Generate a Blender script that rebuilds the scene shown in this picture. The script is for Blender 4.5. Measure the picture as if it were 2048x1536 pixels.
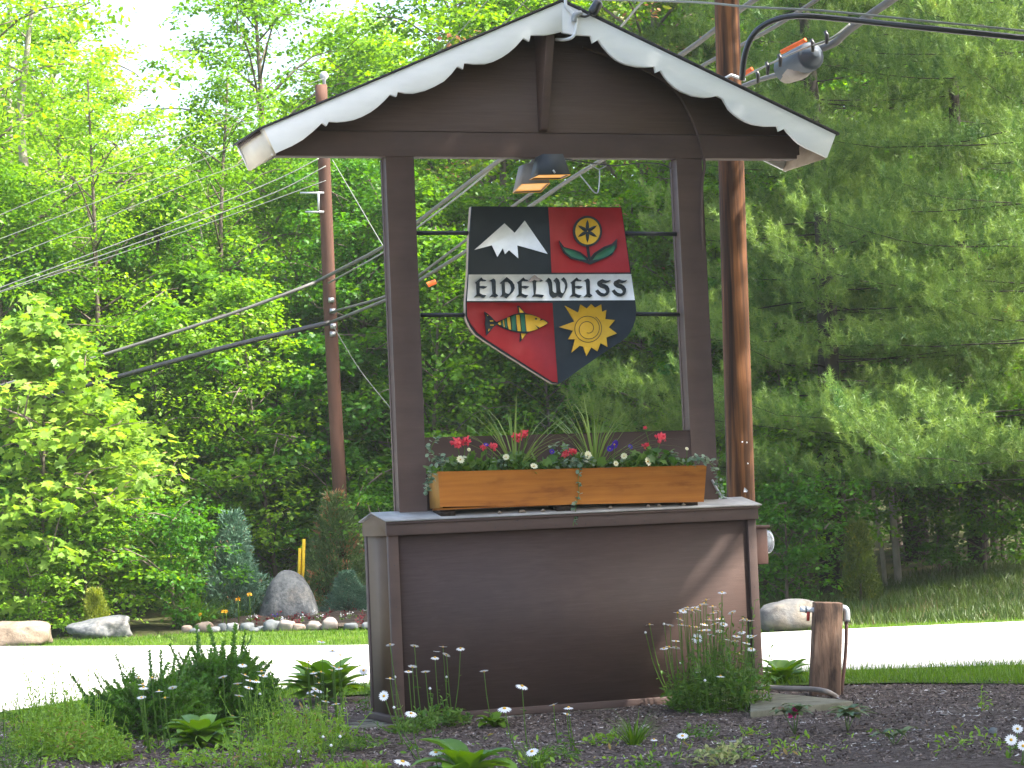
import bpy, bmesh, math, random
import numpy as np
from mathutils import Vector, Matrix, noise
from mathutils.geometry import tessellate_polygon

# ------------------------------------------------------------------ scene, camera, world, sun
for o in list(bpy.data.objects): bpy.data.objects.remove(o)
sc = bpy.context.scene
COL = sc.collection
R_ = math.radians
FPX = 5026.455                       # focal length in pixels of the 2048 px wide photograph
YAW, PITCH, ROLL = R_(19.8787), R_(2.86857), R_(2.44788)
CAM = np.array([-4.43108, -14.56005, 1.25328])
_f = np.array([math.sin(YAW)*math.cos(PITCH), math.cos(YAW)*math.cos(PITCH), math.sin(PITCH)])
_r = np.array([math.cos(YAW), -math.sin(YAW), 0.0])
_u = np.cross(_r, _f)
CR = _r*math.cos(ROLL) - _u*math.sin(ROLL)
CU = _u*math.cos(ROLL) + _r*math.sin(ROLL)
cd = bpy.data.cameras.new('camera'); cam = bpy.data.objects.new('camera', cd); COL.objects.link(cam)
cd.sensor_width = 36; cd.lens = 36*FPX/2048; cd.clip_start = .1; cd.clip_end = 2000
cam.matrix_world = Matrix(((CR[0], CU[0], -_f[0], CAM[0]), (CR[1], CU[1], -_f[1], CAM[1]), (CR[2], CU[2], -_f[2], CAM[2]), (0, 0, 0, 1)))
sc.camera = cam
sc.render.resolution_x = 1024; sc.render.resolution_y = 768

SUN_EL, SUN_AZ = R_(50), R_(-34)      # azimuth from +x, negative = towards the viewer's side of the sign
S = Vector((math.cos(SUN_EL)*math.cos(SUN_AZ), math.cos(SUN_EL)*math.sin(SUN_AZ), math.sin(SUN_EL)))
w = bpy.data.worlds.new('World'); sc.world = w; w.use_nodes = True
nt = w.node_tree; nt.nodes.clear()
sky = nt.nodes.new('ShaderNodeTexSky'); sky.sky_type = 'NISHITA'; sky.sun_disc = False
sky.sun_elevation = SUN_EL; sky.sun_rotation = R_(90) - SUN_AZ
sky.air_density = 1.0; sky.dust_density = 5.0; sky.ozone_density = 1.0
bg = nt.nodes.new('ShaderNodeBackground'); bg.inputs['Strength'].default_value = .15
wo = nt.nodes.new('ShaderNodeOutputWorld')
nt.links.new(sky.outputs[0], bg.inputs[0]); nt.links.new(bg.outputs[0], wo.inputs[0])
sl = bpy.data.lights.new('sun', 'SUN'); sl.energy = 3.8; sl.angle = R_(.6); sl.color = (1, .95, .86)
so = bpy.data.objects.new('sun', sl); COL.objects.link(so)
so.rotation_euler = S.to_track_quat('Z', 'Y').to_euler()
vs = sc.view_settings; vs.view_transform = 'Standard'; vs.look = 'None'; vs.gamma = 1; vs.exposure = 2.25
sc.cycles.max_bounces = 7; sc.cycles.diffuse_bounces = 4; sc.cycles.transmission_bounces = 6
sc.cycles.transparent_max_bounces = 8; sc.cycles.sample_clamp_indirect = 6

# ------------------------------------------------------------------ survey helpers: a sight line of the photograph meets a real plane
def ray(px, py):
    d = _f*FPX + CR*(px-1024) - CU*(py-768)
    return d/ (d@_f)
def at(px, py, y):                    # point on the vertical plane y = const (parallel to the sign's front)
    d = ray(px, py); t = (y-CAM[1])/d[1]; return CAM + d*t
def gp(px, py, z=0.0):                # point on the ground
    d = ray(px, py); t = (z-CAM[2])/d[2]; return CAM + d*t
def dp(px, py, dist):                 # point at a distance measured along the view axis
    return CAM + ray(px, py)*dist
def col_at(px, dist):                 # ground point under a column of the picture
    p = dp(px, 1020 - .0427*(px-1024), dist); return np.array([p[0], p[1], hgt(p[0], p[1])])
def sstep(a, b, x):
    t = min(1, max(0, (x-a)/(b-a))); return t*t*(3-2*t)
def fdist(x, y): return (np.array([x, y, CAM[2]])-CAM)@np.array([math.sin(YAW), math.cos(YAW), 0])
def lat(x, y): return (x-CAM[0])*math.cos(YAW) - (y-CAM[1])*math.sin(YAW)
def hgt(x, y):
    d = fdist(x, y); l = lat(x, y)
    z = -.02
    if d > 30: z += .035*(d-30)
    if d > 75: z += .09*(d-75)
    if l > 1: z += .26*sstep(3.2, 6.3, l)*sstep(24.6, 29.5, d)
    return min(z, 24)

# ------------------------------------------------------------------ objects
def tag(o, label=None, cat=None, group=None, kind=None):
    if label: o['label'] = label
    if cat: o['category'] = cat
    if group: o['group'] = group
    if kind: o['kind'] = kind
    return o
def thing(name, label, cat, loc=(0, 0, 0), group=None):
    o = bpy.data.objects.new(name, None); COL.objects.link(o); o.location = Vector([float(v) for v in loc]); o.empty_display_size = .1
    return tag(o, label, cat, group)
_t = 'zeroth first second third fourth fifth sixth seventh eighth ninth tenth eleventh twelfth thirteenth fourteenth fifteenth sixteenth seventeenth eighteenth nineteenth'.split()
def ordw(i):
    if i < 20: return _t[i]
    a, b = divmod(i, 10); T_ = {2: ('twentieth', 'twenty'), 3: ('thirtieth', 'thirty'), 4: ('fortieth', 'forty'), 5: ('fiftieth', 'fifty')}[a]
    return T_[0] if b == 0 else T_[1]+' '+_t[b]
def ranks(L_, key=lambda e: e[0]):
    o = sorted(range(len(L_)), key=lambda i: (key(L_[i]), L_[i][1])); r = [0]*len(L_)
    for k, i in enumerate(o): r[i] = k+1
    return [ordw(k) for k in r]
class G:                              # geometry collector
    def __init__(s): s.V = []; s.F = []; s.A = []; s.n = 0
    def add(s, V, F, a=0.5):
        V = np.asarray(V, float); 
        s.V.append(V); s.A.append(np.full(len(V), a) if np.isscalar(a) else np.asarray(a))
        s.F.append([tuple(np.array(f)+s.n) for f in F] if not isinstance(F, np.ndarray) else F+s.n)
        s.n += len(V); return s
    def obj(s, name, mat, parent=None, smooth=False, bevel=0):
        V = np.concatenate(s.V); A = np.concatenate(s.A)
        if parent is not None:
            l = np.array(parent.location)
            if parent.parent: l = l + np.array(parent.parent.location)
            V = V-l
        me = bpy.data.meshes.new(name)
        loops = []; tot = []
        for f in s.F:
            if isinstance(f, np.ndarray): loops.append(f.ravel()); tot.append(np.full(len(f), f.shape[1]))
            else:
                for q in f: loops.append(np.array(q)); tot.append(np.array([len(q)]))
        loops = np.concatenate(loops).astype(np.int32); tot = np.concatenate(tot).astype(np.int32)
        st = np.concatenate([[0], np.cumsum(tot)[:-1]]).astype(np.int32)
        me.vertices.add(len(V)); me.vertices.foreach_set('co', V.astype(np.float32).ravel())
        me.loops.add(len(loops)); me.loops.foreach_set('vertex_index', loops)
        me.polygons.add(len(tot)); me.polygons.foreach_set('loop_start', st); me.polygons.foreach_set('loop_total', tot)
        if smooth: me.polygons.foreach_set('use_smooth', np.ones(len(tot), bool))
        me.update(calc_edges=True)
        at_ = me.attributes.new('var', 'FLOAT', 'POINT'); at_.data.foreach_set('value', A.astype(np.float32))
        me.materials.append(mat)
        o = bpy.data.objects.new(name, me); COL.objects.link(o)
        if parent is not None: o.parent = parent
        if bevel:
            b = o.modifiers.new('bevel', 'BEVEL'); b.width = bevel; b.segments = 2; b.limit_method = 'ANGLE'; b.angle_limit = R_(35)
        return o
    def box(s, x0, x1, y0, y1, z0, z1, a=.5):
        V = [(x, y, z) for z in (z0, z1) for y in (y0, y1) for x in (x0, x1)]
        return s.add(V, [(0, 2, 3, 1), (4, 5, 7, 6), (0, 1, 5, 4), (2, 6, 7, 3), (0, 4, 6, 2), (1, 3, 7, 5)], a)
    def hexa(s, P, a=.5):              # P: 8 points, front quad then back quad (same order)
        return s.add(P, [(0, 1, 2, 3), (7, 6, 5, 4), (0, 4, 5, 1), (1, 5, 6, 2), (2, 6, 7, 3), (3, 7, 4, 0)], a)
    def prism(s, polys, y0, y1, a=.5):  # polys: loops of (x,z); y0 = front
        ls = [[Vector((p[0], p[1], 0)) for p in pl] for pl in polys]
        tris = tessellate_polygon(ls)
        pts = [p for pl in ls for p in pl]; n = len(pts)
        V = [(p.x, y0, p.y) for p in pts]+[(p.x, y1, p.y) for p in pts]
        F = []
        for t in tris:
            a_, b, c = [pts[i] for i in t]
            cw = (b.x-a_.x)*(c.y-a_.y)-(b.y-a_.y)*(c.x-a_.x) > 0
            t = tuple(t) if cw else tuple(reversed(t))
            F.append(t); F.append(tuple(i+n for i in reversed(t)))
        k = 0
        for pl in ls:
            m = len(pl)
            for i in range(m): F.append((k+i, k+n+i, k+n+(i+1) % m, k+(i+1) % m))
            k += m
        return s.add(V, F, a)
    def tube(s, P, r, n=8, a=.5, cap=True):
        P = [Vector([float(c) for c in p]) for p in P]; m = len(P)
        if np.isscalar(r): r = [r]*m
        V = []; up = Vector((0, 0, 1)); prev = None
        for i, p in enumerate(P):
            d = (P[min(i+1, m-1)]-P[max(i-1, 0)]).normalized()
            if prev is None:
                x = d.cross(up if abs(d.z) < .9 else Vector((1, 0, 0))).normalized()
            else: x = (prev - d*prev.dot(d)).normalized()
            prev = x; y = d.cross(x)
            for k in range(n):
                t = 2*math.pi*k/n; V.append(tuple(p+(x*math.cos(t)+y*math.sin(t))*r[i]))
        F = [(i*n+k, i*n+(k+1) % n, (i+1)*n+(k+1) % n, (i+1)*n+k) for i in range(m-1) for k in range(n)]
        if cap: F += [tuple(range(n-1, -1, -1)), tuple((m-1)*n+k for k in range(n))]
        return s.add(V, F, a)
def curve(P, n=24):                   # Catmull-Rom through points
    P = [np.array(p, float) for p in P]; Q = [2*P[0]-P[1]]+P+[2*P[-1]-P[-2]]; out = []
    k = max(2, n//(len(P)-1))
    for i in range(1, len(Q)-2):
        for j in range(k):
            t = j/k; a, b, c, d = Q[i-1:i+3]
            out.append(.5*((2*b)+(-a+c)*t+(2*a-5*b+4*c-d)*t*t+(-a+3*b-3*c+d)*t**3))
    out.append(P[-1]); return out

# ------------------------------------------------------------------ materials
MATS = {}
def newmat(name):
    m = bpy.data.materials.new(name); m.use_nodes = True; n = m.node_tree; n.nodes.clear()
    out = n.nodes.new('ShaderNodeOutputMaterial'); return m, n, out
def N(n, t, **kw):
    x = n.nodes.new(t)
    for k, v in kw.items():
        if k in x.inputs: x.inputs[k].default_value = v
        else: setattr(x, k, v)
    return x
def ramp(n, src, stops):
    r = n.nodes.new('ShaderNodeValToRGB'); e = r.color_ramp.elements
    while len(e) < len(stops): e.new(.5)
    for q, (p, c) in zip(e, stops): q.position = p; q.color = (*c, 1)
    n.links.new(src, r.inputs[0]); return r.outputs[0]
def surf(name, stops, scale=(6, 6, 6), detail=6, rough=.7, bump=.3, bscale=None, spec=.3, dist=0, bdist=.01, metal=0, stops2=None, scale2=(1, 1, 1)):
    m, n, out = newmat(name)
    tc = N(n, 'ShaderNodeTexCoord'); mp = N(n, 'ShaderNodeMapping'); mp.inputs['Scale'].default_value = scale
    n.links.new(tc.outputs['Object'], mp.inputs[0])
    nz = N(n, 'ShaderNodeTexNoise', Scale=1.0, Detail=float(detail), Roughness=.6, Distortion=float(dist)); n.links.new(mp.outputs[0], nz.inputs[0])
    c = ramp(n, nz.outputs[0], stops)
    if stops2:
        mp3 = N(n, 'ShaderNodeMapping'); mp3.inputs['Scale'].default_value = scale2; n.links.new(tc.outputs['Object'], mp3.inputs[0])
        n3 = N(n, 'ShaderNodeTexNoise', Scale=1.0, Detail=4.0, Roughness=.6); n.links.new(mp3.outputs[0], n3.inputs[0])
        mx = N(n, 'ShaderNodeMix', data_type='RGBA', blend_type='MULTIPLY'); mx.inputs[0].default_value = 1
        n.links.new(c, mx.inputs[6]); n.links.new(ramp(n, n3.outputs[0], stops2), mx.inputs[7]); c = mx.outputs[2]
    b = N(n, 'ShaderNodeBsdfPrincipled', Roughness=rough, Metallic=float(metal)); b.inputs['Specular IOR Level'].default_value = spec
    n.links.new(c, b.inputs['Base Color'])
    if bump:
        mp2 = N(n, 'ShaderNodeMapping'); mp2.inputs['Scale'].default_value = bscale or tuple(2*s for s in scale)
        n.links.new(tc.outputs['Object'], mp2.inputs[0])
        n2 = N(n, 'ShaderNodeTexNoise', Scale=1.0, Detail=8.0, Roughness=.65); n.links.new(mp2.outputs[0], n2.inputs[0])
        bp = N(n, 'ShaderNodeBump', Strength=float(bump), Distance=float(bdist)); n.links.new(n2.outputs[0], bp.inputs['Height']); n.links.new(bp.outputs[0], b.inputs['Normal'])
    n.links.new(b.outputs[0], out.inputs[0]); MATS[name] = m; return m
def leaf(name, c0, c1, c2=None, trans=.45, rough=.45, spec=.35, pos=.9, scale=.35):
    m, n, out = newmat(name)
    a = N(n, 'ShaderNodeAttribute', attribute_name='var')
    tc = N(n, 'ShaderNodeTexCoord'); nz = N(n, 'ShaderNodeTexNoise', Scale=scale, Detail=2.0); n.links.new(tc.outputs['Object'], nz.inputs[0])
    ad = N(n, 'ShaderNodeMath', operation='MULTIPLY_ADD'); n.links.new(nz.outputs[0], ad.inputs[0]); ad.inputs[1].default_value = .7; 
    sb = N(n, 'ShaderNodeMath', operation='SUBTRACT'); n.links.new(a.outputs['Fac'], sb.inputs[0]); sb.inputs[1].default_value = .35; n.links.new(sb.outputs[0], ad.inputs[2])
    st = [(.1, c0), (.8, c1)] + ([(pos, c1), (min(1, pos+.06), c2)] if c2 else [])
    c = ramp(n, ad.outputs[0], st)
    b = N(n, 'ShaderNodeBsdfPrincipled', Roughness=rough); b.inputs['Specular IOR Level'].default_value = spec; n.links.new(c, b.inputs['Base Color'])
    hs = N(n, 'ShaderNodeHueSaturation', Saturation=1.1, Value=1.15, Hue=.485); n.links.new(c, hs.inputs['Color'])
    t = N(n, 'ShaderNodeBsdfTranslucent'); n.links.new(hs.outputs[0], t.inputs[0])
    mx = N(n, 'ShaderNodeMixShader'); mx.inputs[0].default_value = trans
    n.links.new(b.outputs[0], mx.inputs[1]); n.links.new(t.outputs[0], mx.inputs[2]); n.links.new(mx.outputs[0], out.inputs[0])
    MATS[name] = m; return m
def plain(name, c, rough=.6, metal=0, spec=.22, emit=None):
    k = [tuple(v*.86 for v in c), tuple(min(1, v*1.1) for v in c)]
    m = surf(name, [(.3, k[0]), (.7, k[1])], scale=(9, 9, 9), rough=rough, bump=.08, bscale=(60, 60, 60), bdist=.002, spec=spec, metal=metal)
    if emit:
        b = [x for x in m.node_tree.nodes if x.type == 'BSDF_PRINCIPLED'][0]
        b.inputs['Emission Color'].default_value = (*emit[:3], 1); b.inputs['Emission Strength'].default_value = emit[3]
    return m

M = dict(
 brown=surf('brown_stain', [(.3, (.068, .043, .036)), (.7, (.090, .058, .049))], scale=(1.2, 1.2, 7), rough=.62, bump=.35, bscale=(4, 4, 60), bdist=.004, dist=.6, stops2=[(.3, (.8, .8, .82)), (.65, (1.08, 1.05, 1.03))], scale2=(2.2, 2.2, 2.2)),
 ply=surf('brown_plywood', [(.3, (.055, .034, .028)), (.5, (.064, .040, .034)), (.72, (.076, .050, .042))], scale=(3.0, 3.0, 55), rough=.6, bump=.35, bscale=(4, 4, 90), bdist=.003, dist=2.2, stops2=[(.3, (.88, .88, .9)), (.65, (1.06, 1.04, 1.02))], scale2=(2.5, 2.5, 2.5)),
 gable=surf('gable_stain', [(.3, (.092, .060, .050)), (.7, (.115, .078, .066))], scale=(2, 2, 40), rough=.65, bump=.25, dist=1.5),
 side=surf('brown_side_warmed', [(.3, (.080, .048, .024)), (.7, (.104, .064, .033))], scale=(3, 3, 6), rough=.65, bump=.2),  # brown stain warmed in its colour to offset blue skylight on this face
 white=surf('white_paint', [(.3, (.76, .77, .77)), (.7, (.86, .865, .86))], scale=(2.5, 2.5, 9), rough=.5, bump=.12, bscale=(6, 6, 60), bdist=.003),
 cream=surf('warm_lit_paint', [(.3, (.66, .58, .46)), (.7, (.76, .69, .56))], scale=(5, 5, 5), rough=.55, bump=.1),  # warm reflected light on the left eave is put into the paint colour
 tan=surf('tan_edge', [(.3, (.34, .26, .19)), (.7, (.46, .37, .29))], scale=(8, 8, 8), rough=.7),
 shingle=surf('roof_shingle', [(.3, (.03, .03, .035)), (.7, (.075, .07, .075))], scale=(20, 20, 20), rough=.9, bump=.5),
 flash=surf('metal_flashing', [(.3, (.20, .19, .175)), (.7, (.35, .34, .325))], scale=(7, 7, 7), rough=.6, bump=.15, spec=.5),
 cedar=surf('cedar_boards', [(.25, (.28, .085, .010)), (.5, (.38, .130, .015)), (.75, (.45, .17, .024))], scale=(1.1, 8, 30), detail=9, rough=.72, bump=.25, bscale=(3, 8, 120), bdist=.002, dist=.9, stops2=[(.32, (.62, .54, .48)), (.46, (.92, .9, .88)), (.8, (1.10, 1.08, 1.0))], scale2=(3.0, 4, 13)),
 cedar_end=surf('cedar_end', [(.3, (.38, .17, .035)), (.7, (.58, .32, .085))], scale=(8, 8, 4), rough=.55, bump=.2),
 soil=surf('potting_soil', [(.3, (.015, .01, .008)), (.7, (.05, .035, .025))], scale=(30, 30, 30), rough=.95, bump=1),
 pole=surf('pole_wood', [(.30, (.026, .012, .006)), (.44, (.085, .034, .012)), (.58, (.175, .068, .022)), (.75, (.29, .125, .045))], scale=(26, 26, .9), detail=9, rough=.75, bump=.5, bscale=(50, 50, 2.5), bdist=.01, dist=.5, stops2=[(.40, (.36, .32, .32)), (.50, (1, 1, 1))], scale2=(14, 14, .45)),
 farpole=surf('far_pole_wood', [(.3, (.055, .027, .018)), (.7, (.135, .062, .040))], scale=(5, 5, .8), rough=.8, bump=.3, bscale=(30, 30, 2)),
 stump=surf('weathered_post', [(.25, (.045, .028, .02)), (.5, (.17, .10, .065)), (.78, (.30, .20, .14))], scale=(14, 14, 2.2), detail=9, rough=.85, bump=.7, bscale=(60, 60, 4), bdist=.008, dist=.8, stops2=[(.36, (.3, .3, .33)), (.5, (1, 1, 1))], scale2=(9, 9, 3)),
 sgreen=plain('sign_green', (.022, .12, .07), .55), sblack=plain('sign_black', (.022, .030, .036), .6, 0, .12), sred=plain('sign_red', (.30, .016, .020), .55),
 swhite=plain('sign_white', (.78, .79, .78), .5), syellow=plain('sign_yellow', (.55, .33, .025), .55),
 rod=plain('black_iron', (.022, .024, .027), .5), lampm=plain('lamp_metal', (.035, .042, .05), .5, 0), lampl=plain('lamp_side', (.22, .2, .18), .6),
 amber=plain('amber_lens', (.7, .35, .06), .4, emit=(1, .42, .06, .12)),
 grey=plain('grey_pipe', (.33, .35, .37), .5), galv=plain('galvanised', (.46, .48, .5), .35, .6), pvc=plain('white_plastic', (.75, .77, .8), .4), redh=plain('red_handle', (.35, .04, .03), .5),
 meterbox=surf('meter_box_paint', [(.3, (.085, .045, .036)), (.7, (.12, .066, .053))], scale=(10, 10, 10), rough=.5, bump=.1),
 cable=plain('grey_cable', (.12, .118, .11), .65), blackc=plain('black_cable', (.018, .018, .02), .35, spec=.6), wirel=plain('light_wire', (.22, .23, .21), .7),
 orange=plain('orange_marker', (.75, .14, .03), .5), splice=plain('splice_case', (.055, .07, .09), .55, spec=.3), splicel=plain('splice_case_light', (.24, .21, .19), .5),
 conc=surf('concrete', [(.3, (.085, .085, .055)), (.55, (.15, .145, .105)), (.75, (.21, .20, .16))], scale=(9, 9, 9), rough=.9, bump=.5, bscale=(40, 40, 40)),
 stake=plain('yellow_stake', (.62, .42, .02), .6), mud=plain('mud', (.30, .25, .22), .9),
 rock_tan=surf('tan_rock', [(.3, (.13, .10, .07)), (.55, (.23, .18, .13)), (.75, (.32, .265, .20))], scale=(2.2, 2.2, 2.2), rough=.9, bump=.6, bscale=(9, 9, 9), bdist=.03, stops2=[(.35, (.7, .7, .72)), (.6, (1, 1, 1))], scale2=(14, 14, 14)),
 rock_grey=surf('grey_rock', [(.3, (.075, .084, .089)), (.5, (.145, .153, .157)), (.62, (.17, .168, .16)), (.78, (.25, .205, .18))], scale=(3, 3, 3), rough=.9, bump=.6, bscale=(12, 12, 12), bdist=.03, stops2=[(.35, (.6, .62, .65)), (.6, (1.05, 1.05, 1.05))], scale2=(26, 26, 26)),
 rock_mix=surf('mixed_rock', [(.3, (.06, .065, .07)), (.5, (.115, .115, .11)), (.6, (.15, .135, .11)), (.75, (.20, .175, .14))], scale=(1.8, 1.8, 1.8), rough=.9, bump=.7, bscale=(9, 9, 9), bdist=.03, stops2=[(.35, (.65, .65, .68)), (.6, (1, 1, 1))], scale2=(10, 10, 10)),
 bark=surf('bark', [(.3, (.07, .055, .042)), (.7, (.19, .155, .125))], scale=(6, 6, 1.5), rough=.9, bump=.6),
 bark_pale=surf('pale_bark', [(.3, (.17, .15, .125)), (.7, (.40, .37, .32))], scale=(5, 5, 2), rough=.85, bump=.4),
 pinebark=surf('pine_bark', [(.3, (.018, .016, .012)), (.7, (.04, .034, .026))], scale=(6, 6, 1.5), rough=.95, bump=.6),
 road=surf('road_surface', [(.3, (.40, .385, .37)), (.7, (.50, .485, .465))], scale=(1.5, 1.5, 1.5), rough=.9, bump=.2, bscale=(80, 80, 80)),
 crack=plain('road_crack', (.14, .13, .13), .9),
)
# foliage
L = dict(
 maple=leaf('maple_leaves', (.050, .165, .008), (.140, .310, .018), trans=.56, scale=.5),
 bright=leaf('bright_leaves', (.115, .275, .014), (.25, .45, .045), (.50, .50, .28), trans=.6, pos=.93, scale=.5),  # leaf green lifted and yellowed to carry overexposed light in the crowns
 deep=leaf('deep_green_leaves', (.030, .135, .010), (.090, .255, .020), trans=.52, scale=.5),
 rusty=leaf('seeded_leaves', (.070, .14, .015), (.15, .20, .03), (.38, .20, .10), trans=.5, pos=.66, scale=1.2),
 young=leaf('young_maple_leaves', (.13, .27, .025), (.28, .43, .07), (.45, .30, .16), trans=.55, pos=.92),
 pine=leaf('pine_needles', (.045, .125, .026), (.20, .31, .055), (.30, .13, .03), trans=.3, pos=.97, scale=.6),
 spruce=leaf('blue_spruce_needles', (.055, .13, .085), (.13, .24, .155), (.22, .10, .05), trans=.2, pos=.93, scale=2.2),
 juniper=leaf('juniper_needles', (.06, .12, .035), (.13, .20, .055), (.34, .16, .07), trans=.2, pos=.70, scale=2.2),
 thuja=leaf('arborvitae_sprays', (.055, .10, .012), (.115, .165, .02), (.24, .22, .02), trans=.3, pos=.85, scale=2.),
 gold=leaf('golden_sprays', (.13, .19, .015), (.28, .34, .035), (.40, .36, .05), trans=.35, pos=.85, scale=2.),
 yew=leaf('yew_needles', (.032, .12, .014), (.12, .27, .026), (.22, .36, .04), trans=.3, pos=.88, scale=3.),
 hosta=leaf('hosta_leaves', (.07, .18, .016), (.17, .33, .03), trans=.4, rough=.35, scale=4),
 rough=leaf('pine_shade_grass', (.028, .066, .010), (.068, .112, .016), (.13, .09, .04), trans=.3, pos=.85, scale=1.2),  # bank grass darkened in colour for the shade of the pines
 daisy=leaf('daisy_foliage', (.045, .13, .014), (.13, .24, .035), trans=.4, scale=4),
 weed=leaf('weed_leaves', (.12, .26, .022), (.25, .42, .05), (.30, .22, .07), trans=.45, pos=.93, scale=3),
 grass=leaf('grass_blades', (.05, .135, .006), (.125, .245, .012), trans=.4, scale=1.5),
 spike=leaf('dracaena_blades', (.10, .19, .03), (.24, .34, .085), trans=.35, scale=4),
 vinca=leaf('vinca_leaves', (.09, .16, .095), (.20, .28, .17), (.40, .43, .32), trans=.3, pos=.88, scale=9),
 gerl=leaf('geranium_leaves', (.045, .125, .018), (.11, .21, .03), trans=.35, scale=8),
 varieg=leaf('variegated_leaves', (.12, .20, .05), (.35, .36, .14), trans=.3, scale=8),
 rhodo=leaf('rhododendron_leaves', (.05, .11, .04), (.13, .17, .05), (.22, .09, .04), trans=.25, pos=.9, rough=.3, scale=6),
 petal=leaf('white_petals', (.74, .75, .76), (.86, .86, .86), trans=.3, scale=5),
 coral=leaf('coral_petals', (.72, .055, .075), (.82, .13, .14), trans=.3, scale=9),
 purple=leaf('purple_petals', (.045, .012, .26), (.10, .03, .42), trans=.3, scale=9),
 cream=leaf('cream_petals', (.74, .72, .42), (.84, .82, .62), trans=.3, scale=9),
 redf=leaf('dark_red_petals', (.10, .010, .014), (.22, .02, .03), trans=.3, scale=9),
 yel=leaf('yellow_petals', (.72, .42, .02), (.85, .50, .04), (.5, .12, .03), trans=.3, scale=9),
 pink=leaf('pink_petals', (.60, .03, .20), (.72, .06, .28), trans=.3, scale=9),
 disc=leaf('daisy_centre', (.62, .36, .02), (.75, .45, .03), trans=.1, scale=9),
 chips=leaf('wood_chips', (.055, .038, .032), (.20, .155, .135), (.48, .45, .43), trans=0, rough=.85, pos=.94, scale=2),
)
def ground_mat(name, a, b, c, sc1=3, sc2=40):
    return surf(name, [(.3, a), (.5, b), (.7, c)], scale=(sc1,)*3, detail=10, rough=.95, bump=1.0, bscale=(sc2,)*3, bdist=.03, spec=.1)
M['mulch'] = ground_mat('mulch', (.050, .035, .029), (.098, .075, .065), (.150, .123, .108), 22, 60)
M['forest'] = ground_mat('forest_floor', (.02, .03, .01), (.045, .05, .018), (.08, .065, .035), 2, 18)
M['lawn'] = ground_mat('lawn_turf', (.035, .07, .010), (.06, .11, .014), (.10, .13, .022), 3, 30)
M['bed'] = ground_mat('bed_soil', (.035, .028, .022), (.065, .052, .042), (.10, .08, .065), 8, 30)

# ------------------------------------------------------------------ the setting
def sheet(name, A, B, mat, off, nu=40, nv=24, rough=0, flat=None):
    def lin(P):
        P = [np.array([p[0], p[1], 0.]) for p in P]; ll = np.array([lat(p[0], p[1]) for p in P]); t = np.linspace(LA, LB, nu)
        return [np.array([np.interp(v, ll, [p[k] for p in P]) for k in range(3)]) for v in t]
    LA = max(lat(A[0][0], A[0][1]), lat(B[0][0], B[0][1])); LB = min(lat(A[-1][0], A[-1][1]), lat(B[-1][0], B[-1][1]))
    A = lin(A); B = lin(B); m = nu; V = []; g = G()
    for j in range(nv+1):
        for i in range(m):
            a = A[i]; b = B[i]
            p = a*(1-j/nv)+b*j/nv
            z = (hgt(p[0], p[1]) if flat is None else flat) + off
            if rough: z += rough*(noise.noise(Vector((p[0]*2.2, p[1]*2.2, 0)))+.6*noise.noise(Vector((p[0]*8, p[1]*8, 3))))
            V.append((p[0], p[1], z))
    F = np.array([(j*m+i, j*m+i+1, (j+1)*m+i+1, (j+1)*m+i) for j in range(nv) for i in range(m-1)])
    g.add(V, F); o = g.obj(name, mat, smooth=True); tag(o, kind='structure'); return o
g = G(); xs = np.concatenate([[-900, -300, -120], np.linspace(-60, 90, 120), [150, 400, 900]]); ys = np.concatenate([[-900, -200, -60], np.linspace(-30, 120, 130), [160, 260, 500, 900]])
V = [(x, y, hgt(x, y)) for y in ys for x in xs]; nx = len(xs)
g.add(V, np.array([(j*nx+i, j*nx+i+1, (j+1)*nx+i+1, (j+1)*nx+i) for j in range(len(ys)-1) for i in range(nx-1)]))
tag(g.obj('ground', M['forest'], smooth=True), kind='structure')
def ext(P, k=25):                     # lengthen an edge beyond the picture at both ends
    a = P[0]+(P[0]-P[1])/np.linalg.norm(P[0]-P[1])*k; b = P[-1]+(P[-1]-P[-2])/np.linalg.norm(P[-1]-P[-2])*k
    return [a]+P+[b]
near = ext([gp(0, 1438), gp(250, 1392), gp(740, 1378), gp(1530, 1351), gp(1800, 1342), gp(2048, 1333)])
far = ext([gp(0, 1293), gp(370, 1292), gp(740, 1291), gp(1530, 1266), gp(1790, 1254), gp(2048, 1243)])
sheet('road', near, far, M['road'], .024, 60, 20, flat=-.02)
g = G()
for P in ([(350, 1298), (357, 1306), (372, 1340), (385, 1380)], [(170, 1297), (172, 1312), (160, 1350), (148, 1378)], [(1640, 1290), (1800, 1288), (1960, 1296)]):
    Q = curve([gp(x, y) for x, y in P], 20); V = []
    for i, q in enumerate(Q):
        wd = .006+.007*abs(noise.noise(Vector(q)*3)); jt = .03*noise.noise(Vector(q)*5)
        V += [(q[0]-wd+jt, q[1], .0085), (q[0]+wd+jt, q[1]+.01, .0085)]
    g.add(V, [(2*i, 2*i+1, 2*i+3, 2*i+2) for i in range(len(Q)-1)])
tag(g.obj('road_cracks', M['crack']), kind='structure')
lawn_far = ext([gp(0, 1282), gp(250, 1274), gp(420, 1263), gp(740, 1258), gp(1530, 1254), gp(1790, 1246), gp(2048, 1237)])
far_up = [p+np.array([0, 0, 0]) for p in far]
sheet('lawn', far_up, lawn_far, M['lawn'], .012, 60, 12)
sheet('mulch_bed', ext([gp(-60, 1700), gp(700, 1700), gp(1500, 1700), gp(2100, 1700)], 6), ext([gp(-60, 1452), gp(250, 1412), gp(740, 1388), gp(1530, 1372), gp(1800, 1365), gp(2100, 1368)], 6), M['mulch'], .022, 240, 160, rough=.012)
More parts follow.
